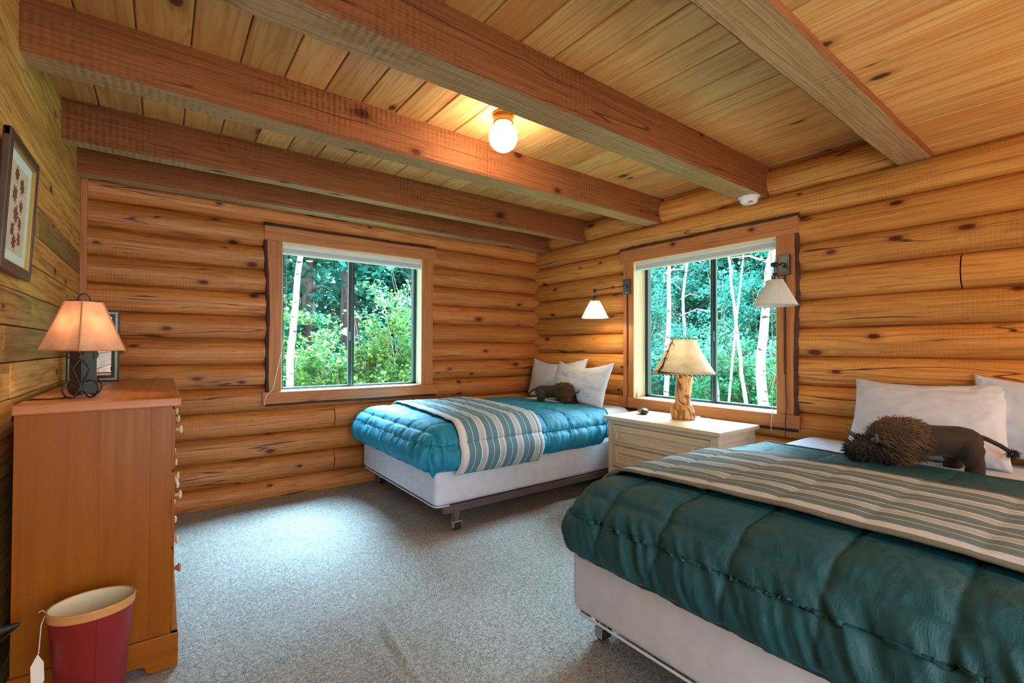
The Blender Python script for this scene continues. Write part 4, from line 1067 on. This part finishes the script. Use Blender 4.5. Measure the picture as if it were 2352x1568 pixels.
# leather-laced seam with antler-like branches on the left of the shade as seen from the beds
def onshade(ang, t_, out=.004):
    rr = r0 + (r1 - r0) * t_ - .008 * math.sin(PI * t_) + out; return (BX + rr * math.cos(ang), BY + rr * math.sin(ang), BZ + z0 + (z1 - z0) * t_)
toc = math.atan2(-BY, -BX); sa_ = toc - math.radians(52)
mb = MB(); ln = [onshade(sa_ + .05 * math.sin(7 * t_) + .0 * t_, t_) for t_ in np.linspace(.02, .98, 24)]
mb.tube(ln, [.006 if t_ < .45 else .0028 for t_ in np.linspace(0, 1, 24)], 6)
for (t_, da, dt) in ((.88, .38, -.10), (.86, -.3, -.07), (.68, .12, -.12), (.66, -.3, -.08), (.47, .22, -.10), (.46, -.2, -.12), (.3, .1, -.16), (.22, -.12, -.12), (.1, -.32, -.05), (.08, .2, -.06), (.05, .55, -.02), (.07, .9, -.03)):
    mb.tube([onshade(sa_ + .05 * math.sin(7 * t_) + da * q, t_ + dt * q * q) for q in np.linspace(0, 1, 6)], np.linspace(.004, .0012, 6), 6)
mb.build('branch_stitching', M['bark'], sh)
MB().tube([(BX + .05, BY - .06, BZ + .02), (BX + .07, BY - .085, BZ + .022), (BX + .09, BY - .10, BZ + .006), (BX + .15, BY - .12, BZ + .004)], .0028, 8).build('power_cord', M['paper'], bl)

CX, CY = 3.13, 2.385
ck = thing('alarm_clock', 'small rounded black alarm clock on the nightstand', 'clock', (CX, CY, nz))
cr_ = about((CX, CY, nz), rz(math.radians(-38)))
mb = MB()
P = np.zeros((15, 28, 3)); a = np.linspace(0, 2 * PI, 28, endpoint=False)
for i, t_ in enumerate(np.linspace(-1, 1, 15)):
    rr = math.sqrt(max(0, 1 - abs(t_) ** 3)); P[i, :, 0] = CX + .036 * rr * np.sign(np.cos(a)) * np.abs(np.cos(a)) ** .8; P[i, :, 1] = CY + .060 * rr * np.sign(np.sin(a)) * np.abs(np.sin(a)) ** .8; P[i, :, 2] = nz + .024 + .024 * t_
mb.grid(P, closev=True, flip=True); mb.v[-1] = xf(mb.v[-1], cr_); mb.build('clock_case', M['black'], ck)
MB().box(CX - .037, CX - .030, CY - .048, CY + .048, nz + .010, nz + .038, bev=.003, rot=cr_).build('silver_bezel', M['nickel'], ck)
MB().box(CX - .0385, CX - .034, CY - .034, CY + .034, nz + .014, nz + .034, bev=.002, rot=cr_).build('display', M['rubber'], ck)
mb = MB()
for yy in (.018, .006, -.010, -.022):
    for (a0, a1, b0, b1) in ((yy - .004, yy + .004, .0305, .032), (yy - .004, yy + .004, .016, .0175), (yy - .0045, yy - .003, .017, .031), (yy - .004, yy + .004, .0235, .0248)):
        mb.box(CX - .0392, CX - .0384, CY + a0, CY + a1, nz + b0, nz + b1, bev=0, rot=cr_)
mb.build('digits', M['led'], ck)

# ------------------------------------------------------------------ sconces
def sconce(label, plate, mid, elbow, sconce_z, cord, knob):
    root = thing('swing_arm_sconce', label, 'wall lamp', plate, 'swing arm sconces')
    px_, py_, pz_ = plate
    MB().box(px_ - .022, px_ + .002, py_ - .038, py_ + .038, pz_ - .068, pz_ + .068, bev=.004).build('backplate', M['nickel'], root)
    mb = MB().box(px_ - .026, px_ - .02, py_ - .028, py_ + .028, pz_ - .056, pz_ + .056, bev=.003); mb.build('inset_plate', M['nickel'], root)
    hub = (px_ - .045, py_, pz_)
    mb = MB().tube([(px_ - .02, py_, pz_), hub], .012, 12); mb.ball(hub, .016); mb.build('hub', M['nickel'], root)
    mb = MB().tube([hub, mid], .0045, 8); mb.tube([mid, elbow], .0045, 8); mb.build('arm', M['iron'], root)
    mb = MB().ball(mid, .012); mb.tube([np.array(mid) - V(0, 0, .014), np.array(mid) + V(0, 0, .014)], .007, 10); mb.build('knuckle', M['iron'], root); MB().ball(elbow, .017).build('knuckle', M['iron'], root)
    ex, ey, ez = elbow
    mb = MB().tube([(ex, ey, ez), (ex, ey, ez - .05)], .0075, 10)
    mb.lathe([(.0, -.05), (.012, -.05), (.016, -.062), (.020, -.07), (.021, -.105), (.0, -.106)], elbow, 18); mb.build('socket', M['nickel'], root)
    if knob: MB().tube([(ex - .015, ey + .02, ez - .085), (ex - .024, ey + .034, ez - .085)], [.005, .009], 10).build('switch_knob', M['brassd'], root)
    npl = 72; a = np.linspace(0, 2 * PI, npl * 2, endpoint=False); P = np.zeros((7, npl * 2, 3))
    for i, t_ in enumerate(np.linspace(0, 1, 7)):
        rr = (.043 + (.118 - .043) * t_) * (1 + .014 * np.where(np.arange(npl * 2) % 2 == 0, 1, -1)); P[i, :, 0] = ex + rr * np.cos(a); P[i, :, 1] = ey + rr * np.sin(a); P[i, :, 2] = ez - .095 - .15 * t_
    sh = MB().grid(P, closev=True, smooth=False).build('shade', M['shadeW'], root)
    b_ = np.linspace(0, 2 * PI, 41)
    mb = MB().tube([(ex + .119 * math.cos(q), ey + .119 * math.sin(q), ez - .245) for q in b_], .003, 6, caps=False); mb.build('shade_trim', M['shadeW'], sh); mb = MB().tube([(ex + .044 * math.cos(q), ey + .044 * math.sin(q), ez - .095) for q in b_], .0025, 6, caps=False)
    mb.build('shade_trim', M['shadeW'], sh)
    MB().ball((ex, ey, ez - .16), .028, 14, (1, 1, 1.25)).build('bulb', M['plastic'], root)
    MB().box(px_ - .006, px_ + .004, py_ - .006, py_ + .006, cord, pz_ - .066, bev=.001).build('cord_cover', M['darkcord'], root)
    MB().tube([(px_, py_, cord + .01), (px_ - .006, py_ - .004, cord - .1), (px_ - .004, py_ - .012, cord - .2), (px_ - .02, py_ - .008, cord - .3), (px_ - .02, py_ - .006, cord - .42)], .003, 8).build('cord', M['darkcord'], root)
    return (ex, ey, ez)
e1 = sconce('lit wall sconce with white pleated shade, over the bright teal bed', (3.41, 2.775, 1.752), (3.27, 2.83, 1.742), (3.15, 2.935, 1.712), 1.7, 1.02, True)
e2 = sconce('unlit white pleated wall sconce hanging in front of the window near the dark teal bed', (3.41, 1.425, 1.762), (3.17, 1.40, 1.735), (2.95, 1.287, 1.695), 1.7, 1.015, False)

# ------------------------------------------------------------------ ceiling things
cl = thing('ceiling_light', 'lit white globe ceiling light between two beams', 'ceiling light', (1.506, 2.091, HC))
MB().lathe([(0, 0), (.062, 0), (.063, -.012), (.058, -.02), (.052, -.045), (.056, -.05), (.05, -.056), (0, -.056)], (1.506, 2.091, HC), 32).build('canopy', M['brassd'], cl)
MB().ball((1.506, 2.091, HC - .131), .079, 36).build('globe', M['globe'], cl)
sd = thing('smoke_detector', 'white smoke detector on the beam underside', 'smoke detector', (3.355, 1.64, 2.279))
MB().lathe([(0, 0), (.071, 0), (.072, -.01), (.066, -.015)], (3.355, 1.64, 2.279), 36).build('mounting_ring', M['plastic'], sd)
MB().lathe([(.064, -.012), (.060, -.02), (.056, -.04), (.042, -.052), (0, -.055)], (3.355, 1.64, 2.279), 36).build('cover', M['plastic'], sd)
MB().box(3.31, 3.33, 1.60, 1.63, 2.226, 2.235, bev=.002).build('test_button', M['ltgrey'], sd)
hk = MB().tube([(3.44, 1.31, 1.715), (3.415, 1.31, 1.715), (3.405, 1.312, 1.705), (3.41, 1.318, 1.69), (3.42, 1.322, 1.695)], .0022, 8).build('cup_hook', M['brassd'])
tag(hk, 'small brass cup hook screwed into the log right of the window', 'hook')

# ------------------------------------------------------------------ outside
n = 60; P = np.zeros((n, n, 3)); xs = np.linspace(-6, 24, n); ys = np.linspace(-4, 24, n)
P[..., 0] = xs[:, None]; P[..., 1] = ys[None]; P[..., 2] = -.75 + .25 * fbm(P[..., 0] * .4, P[..., 1] * .4, 3, 8)
P[..., 2] += .12 * np.maximum(0, P[..., 0] + P[..., 1] - 14)
hole = (P[..., 0] > -3) & (P[..., 0] < 4.2) & (P[..., 1] < 4.9); P[..., 2] = np.where(hole, -.9, P[..., 2])
tag(MB().grid(P).build('ground_outside', M['ground']), 'green forest floor rising away from the cabin', 'ground', kind='structure')

def leaves(mb, C, size, seed, flat=.6, asp=.42):
    r = np.random.RandomState(seed); k = len(C)
    d = r.normal(size=(k, 3)); d[:, 2] *= .6; d /= np.linalg.norm(d, axis=1)[:, None]
    nn = r.normal(size=(k, 3)) * flat + V(0, 0, .9); s = np.cross(d, nn); s /= np.linalg.norm(s, axis=1)[:, None] + 1e-9
    up = np.cross(s, d); L = size * r.uniform(.6, 1.35, k)[:, None]
    p0 = C; p1 = C + d * L * .45 + s * L * asp + up * L * .06; p2 = C + d * L; p3 = C + d * L * .45 - s * L * asp + up * L * .06
    vs = np.stack([p0, p1, p2, p3], 1).reshape(-1, 3); b = mb.n; mb.v.append(vs); mb.n += 4 * k
    mb.f += [[b + 4 * i, b + 4 * i + 1, b + 4 * i + 2, b + 4 * i + 3] for i in range(k)]
    mb.uv += [[(0, 0)] * 4] * k; mb.r += r.uniform(0, 1, k).tolist(); mb.m += [0] * k; mb.sm += [False] * k

def shrub(label, c, H, W, nst, nl, leaf, mat, seed, group, name='shrub', bark='twig'):
    r = np.random.RandomState(seed); root = thing(name, label, 'shrub', c, group); c = np.array(c, float)
    st = MB(); tips = []
    for k in range(nst):
        a = r.uniform(0, 2 * PI); rad = r.uniform(.1, 1) * W / 2; h = H * r.uniform(.55, 1.)
        e = c + V(math.cos(a) * rad, math.sin(a) * rad, h); m = c + V(math.cos(a) * rad * .35, math.sin(a) * rad * .35, h * .5) + r.normal(size=3) * .05
        pts = np.array([c + V(math.cos(a) * .06, math.sin(a) * .06, -.1), m, e]); t = np.linspace(0, 1, 8)[:, None]
        cv = (1 - t) ** 2 * pts[0] + 2 * t * (1 - t) * (2 * m - .5 * pts[0] - .5 * e) + t * t * e
        st.tube(cv, np.linspace(.012, .003, 8), 5, caps=False)
        for q in range(7):
            tt = r.uniform(.25, 1); i = min(6, int(tt * 7)); base = cv[i]; dr = r.normal(size=3) * V(.28, .28, .16) * W * .6 + V(0, 0, .06)
            tw = np.array([base, base + dr * .5 + V(0, 0, .02), base + dr]); st.tube(tw, [.004, .003, .0015], 4, caps=False)
            tips += [base + dr * f for f in (.5, .75, 1.)]
        tips.append(e)
    tips = np.array(tips); idx = r.randint(0, len(tips), nl)
    mb = MB(); leaves(mb, tips[idx] + r.normal(size=(nl, 3)) * .045 * max(1, W * .7), leaf, seed)
    mb.build('foliage', M[mat], root); st.build('stems', M[bark], root); return root

def tree(label, base, top, r0, H, mat, seed, group, name, leafmat=None, nl=0, leaf=.1, branches=8, fork=None, lo=.25):
    r = np.random.RandomState(seed); root = thing(name, label, 'tree', base, group); b = np.array(base, float); tp = np.array(top, float)
    t = np.linspace(0, 1, 16)[:, None]; cv = b + (tp - b) * t + np.concatenate([np.cumsum(r.normal(size=(16, 2)) * .018, 0), np.zeros((16, 1))], 1)
    mb = MB().tube(cv, np.linspace(r0, r0 * .35, 16), 12); mb.build('trunk', M[mat], root)
    bm_ = MB(); tips = []
    for k in range(branches):
        tt = r.uniform(lo, .95); p = b + (tp - b) * tt; a = r.uniform(0, 2 * PI); L = H * .16 * r.uniform(.6, 1.2) * (1.15 - tt)
        e = p + V(math.cos(a) * L, math.sin(a) * L, L * r.uniform(-.1, .5)); m = (p + e) / 2 + V(0, 0, .12 * L)
        pts = np.array([p, p * .7 + m * .3, m, m * .4 + e * .6, e]); bm_.tube(pts, np.linspace(r0 * .28, .004, 5), 5, caps=False)
        for f in np.linspace(.25, 1, 8): tips.append(p + (e - p) * f)
    if branches: bm_.build('branches', M[mat], root)
    if fork is not None:
        f0, f1 = np.array(fork[0]), np.array(fork[1]); MB().tube([f0, (f0 + f1) / 2 + V(.02, .03, 0), f1], [r0 * .6, r0 * .5, r0 * .25], 8).build('forked_stem', M[mat], root)
    if nl:
        tips = np.array(tips); idx = r.randint(0, len(tips), nl); mb = MB(); leaves(mb, tips[idx] + r.normal(size=(nl, 3)) * .16, leaf, seed, asp=.3); mb.build('foliage', M[leafmat], root)
    return root
GT = 'trees outside the windows'; GS = 'leafy shrubs outside the windows'
# seen through window_1
tree('white birch leaning at the left edge of the window above the bright teal bed', (1.19, 6.5, -.7), (1.55, 6.5, 4.6), .055, 5, 'birch', 3, GT, 'birch_tree', branches=7, lo=.45)
tree('dark fir trunk just right of the leaning birch', (1.95, 8.2, -.7), (1.98, 8.2, 4.6), .16, 5, 'fir', 4, GT, 'fir_tree', 'needle', 900, .16, 16, lo=.3)
tree('grey fir trunk in the middle of the left pane', (2.75, 8.8, -.7), (2.8, 8.8, 4.8), .17, 5, 'fir', 5, GT, 'fir_tree', 'needle', 900, .16, 16, lo=.3)
tree('dark fir standing behind the right pane of the back window', (5.0, 11.0, -.5), (5.0, 11.0, 6), .2, 7, 'fir', 6, GT, 'fir_tree', 'needle', 2600, .2, 30, lo=.12)
tree('slim fir trunk seen beside the center stile of the back window', (3.6, 11, -.5), (3.6, 11, 5.8), .14, 7, 'fir', 7, GT, 'fir_tree', 'needle', 2200, .2, 28, lo=.12)
shrub('yellow green shrub filling the left pane behind the birch', (1.75, 7.0, -.6), 2.5, 1.5, 14, 5600, .058, 'leafy', 11, GS)
shrub('yellow green shrub low in the middle of the back window', (2.35, 6.6, -.6), 2.3, 1.4, 12, 5000, .058, 'leafy', 12, GS)
shrub('fresh green shrub with pale bare stems behind the right pane', (3.0, 6.9, -.6), 2.9, 1.6, 14, 6000, .055, 'leafy', 13, GS)
shrub('tall fresh green shrub at the right edge of the back window', (3.7, 7.5, -.6), 3.3, 1.6, 14, 6000, .06, 'leafg', 14, GS)
shrub('deep green shrub standing behind the leaning birch', (1.7, 8.6, -.6), 3.4, 1.8, 14, 6500, .07, 'leafg', 15, GS)
# seen through window_2
tree('thin white birch near the left edge of the window above the nightstand', (7.5, 5.30, -.6), (7.5, 5.2, 4.4), .055, 6, 'birch', 21, GT, 'birch_tree', branches=5, lo=.5)
tree('slender birch behind the left pane, right of another birch', (8.6, 5.65, -.6), (8.6, 5.6, 4.8), .04, 6, 'birch', 22, GT, 'birch_tree', branches=5, lo=.5)
tree('pale birch half hidden behind the center stile and lamp shade', (7.6, 4.32, -.6), (7.5, 4.22, 4.4), .065, 6, 'birch', 23, GT, 'birch_tree', branches=5, lo=.4)
tree('forked birch with crossing white stems in the right pane', (7.2, 3.55, -.6), (7.2, 3.88, 3.6), .034, 4, 'birch', 24, GT, 'birch_tree', branches=6, lo=.55, fork=((7.2, 3.92, -.4), (7.2, 3.52, 3.4)))
tree('thick white birch at the right edge beside the unlit sconce', (7.5, 3.42, -.6), (7.5, 3.37, 4.4), .085, 6, 'birch', 25, GT, 'birch_tree', branches=5, lo=.6)
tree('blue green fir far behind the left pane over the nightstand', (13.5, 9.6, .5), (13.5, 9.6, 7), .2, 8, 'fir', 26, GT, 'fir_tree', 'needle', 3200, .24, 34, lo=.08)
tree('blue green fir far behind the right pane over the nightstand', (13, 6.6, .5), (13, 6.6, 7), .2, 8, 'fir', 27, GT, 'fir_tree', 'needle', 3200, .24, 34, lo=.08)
q = 0
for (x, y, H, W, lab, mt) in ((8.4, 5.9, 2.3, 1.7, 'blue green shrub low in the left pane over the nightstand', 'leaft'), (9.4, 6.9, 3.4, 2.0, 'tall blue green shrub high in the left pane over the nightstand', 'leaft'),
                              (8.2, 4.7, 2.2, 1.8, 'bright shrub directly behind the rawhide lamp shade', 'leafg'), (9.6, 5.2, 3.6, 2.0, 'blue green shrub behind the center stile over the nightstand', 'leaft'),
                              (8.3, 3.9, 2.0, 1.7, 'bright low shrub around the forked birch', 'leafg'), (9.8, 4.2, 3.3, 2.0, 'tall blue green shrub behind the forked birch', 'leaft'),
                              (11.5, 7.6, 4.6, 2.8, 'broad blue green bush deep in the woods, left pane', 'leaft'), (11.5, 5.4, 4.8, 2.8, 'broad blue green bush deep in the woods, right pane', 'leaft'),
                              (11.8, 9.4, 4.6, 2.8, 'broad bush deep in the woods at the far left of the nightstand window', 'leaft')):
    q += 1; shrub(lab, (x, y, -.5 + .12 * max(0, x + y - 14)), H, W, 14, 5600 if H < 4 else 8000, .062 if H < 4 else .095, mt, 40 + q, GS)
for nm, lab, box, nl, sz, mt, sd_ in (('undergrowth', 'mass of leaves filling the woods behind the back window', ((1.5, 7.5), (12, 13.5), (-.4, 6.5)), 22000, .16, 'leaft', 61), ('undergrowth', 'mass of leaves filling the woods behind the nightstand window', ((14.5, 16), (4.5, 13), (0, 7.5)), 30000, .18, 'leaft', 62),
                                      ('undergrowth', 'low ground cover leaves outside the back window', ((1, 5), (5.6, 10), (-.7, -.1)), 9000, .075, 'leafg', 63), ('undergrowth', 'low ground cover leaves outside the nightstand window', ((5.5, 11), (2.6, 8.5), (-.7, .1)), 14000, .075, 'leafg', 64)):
    r = np.random.RandomState(sd_); C = np.stack([r.uniform(*box[0], nl), r.uniform(*box[1], nl), r.uniform(*box[2], nl)], 1)
    mb = MB(); leaves(mb, C, sz, sd_); tag(mb.build(nm, M[mt]), lab, 'undergrowth', kind='stuff')

# ------------------------------------------------------------------ light
w = bpy.data.worlds.new('sky_with_fill'); S.world = w; w.use_nodes = True; nt = w.node_tree; bg = nt.nodes['Background']
tc = nt.nodes.new('ShaderNodeTexCoord'); sp = nt.nodes.new('ShaderNodeSeparateXYZ'); nt.links.new(tc.outputs['Generated'], sp.inputs[0])
mr = nt.nodes.new('ShaderNodeMapRange'); nt.links.new(sp.outputs[1], mr.inputs[0]); mr.inputs[1].default_value = -.5; mr.inputs[2].default_value = .3
mx = nt.nodes.new('ShaderNodeMix'); mx.data_type = 'RGBA'; nt.links.new(mr.outputs[0], mx.inputs[0])
mx.inputs[6].default_value = (3.05, 3.1, 3.15, 1); mx.inputs[7].default_value = (1.3, 2.0, 2.3, 1)  # brighter half behind the camera is added fill for the room
nt.links.new(mx.outputs[2], bg.inputs[0]); bg.inputs[1].default_value = 1.0
def sun(name, d, e, col, ang):
    l = bpy.data.lights.new(name, 'SUN'); l.energy = e; l.color = col; l.angle = math.radians(ang)
    o = bpy.data.objects.new(name, l); COL.objects.link(o); o.rotation_euler = Vector(d).to_track_quat('-Z', 'Y').to_euler()
sun('skylight_back', (-.5, -.85, -1.3), 36.0, (.42, .74, 1.0), 40)
sun('skylight_right', (-1, -.25, -1.15), 24, (.46, .78, 1.0), 38)
def lamp_at(name, p, e, col, r=.03):
    l = bpy.data.lights.new(name, 'POINT'); l.energy = e; l.color = col; l.shadow_soft_size = r
    o = bpy.data.objects.new(name, l); COL.objects.link(o); o.location = p
lamp_at('dresser_bulb', (LX, LY, LZ + .27), 1.2, (1, .76, .5)); lamp_at('nightstand_bulb', (BX, BY, BZ + .47), 1.3, (1, .76, .46))
lamp_at('sconce_bulb', (e1[0], e1[1], e1[2] - .20), 5, (1, .74, .42)); lamp_at('bedside_bulb', (2.9, -.85, 1.5), 16, (1, .74, .46), .08)

vs_ = S.view_settings; vs_.view_transform = 'Standard'; vs_.look = 'None'; vs_.exposure = .9; vs_.gamma = 1; vs_.use_curve_mapping = False
cy = S.cycles; cy.max_bounces = 7; cy.diffuse_bounces = 4; cy.glossy_bounces = 3; cy.transmission_bounces = 4; cy.transparent_max_bounces = 6; cy.caustics_reflective = False; cy.caustics_refractive = False
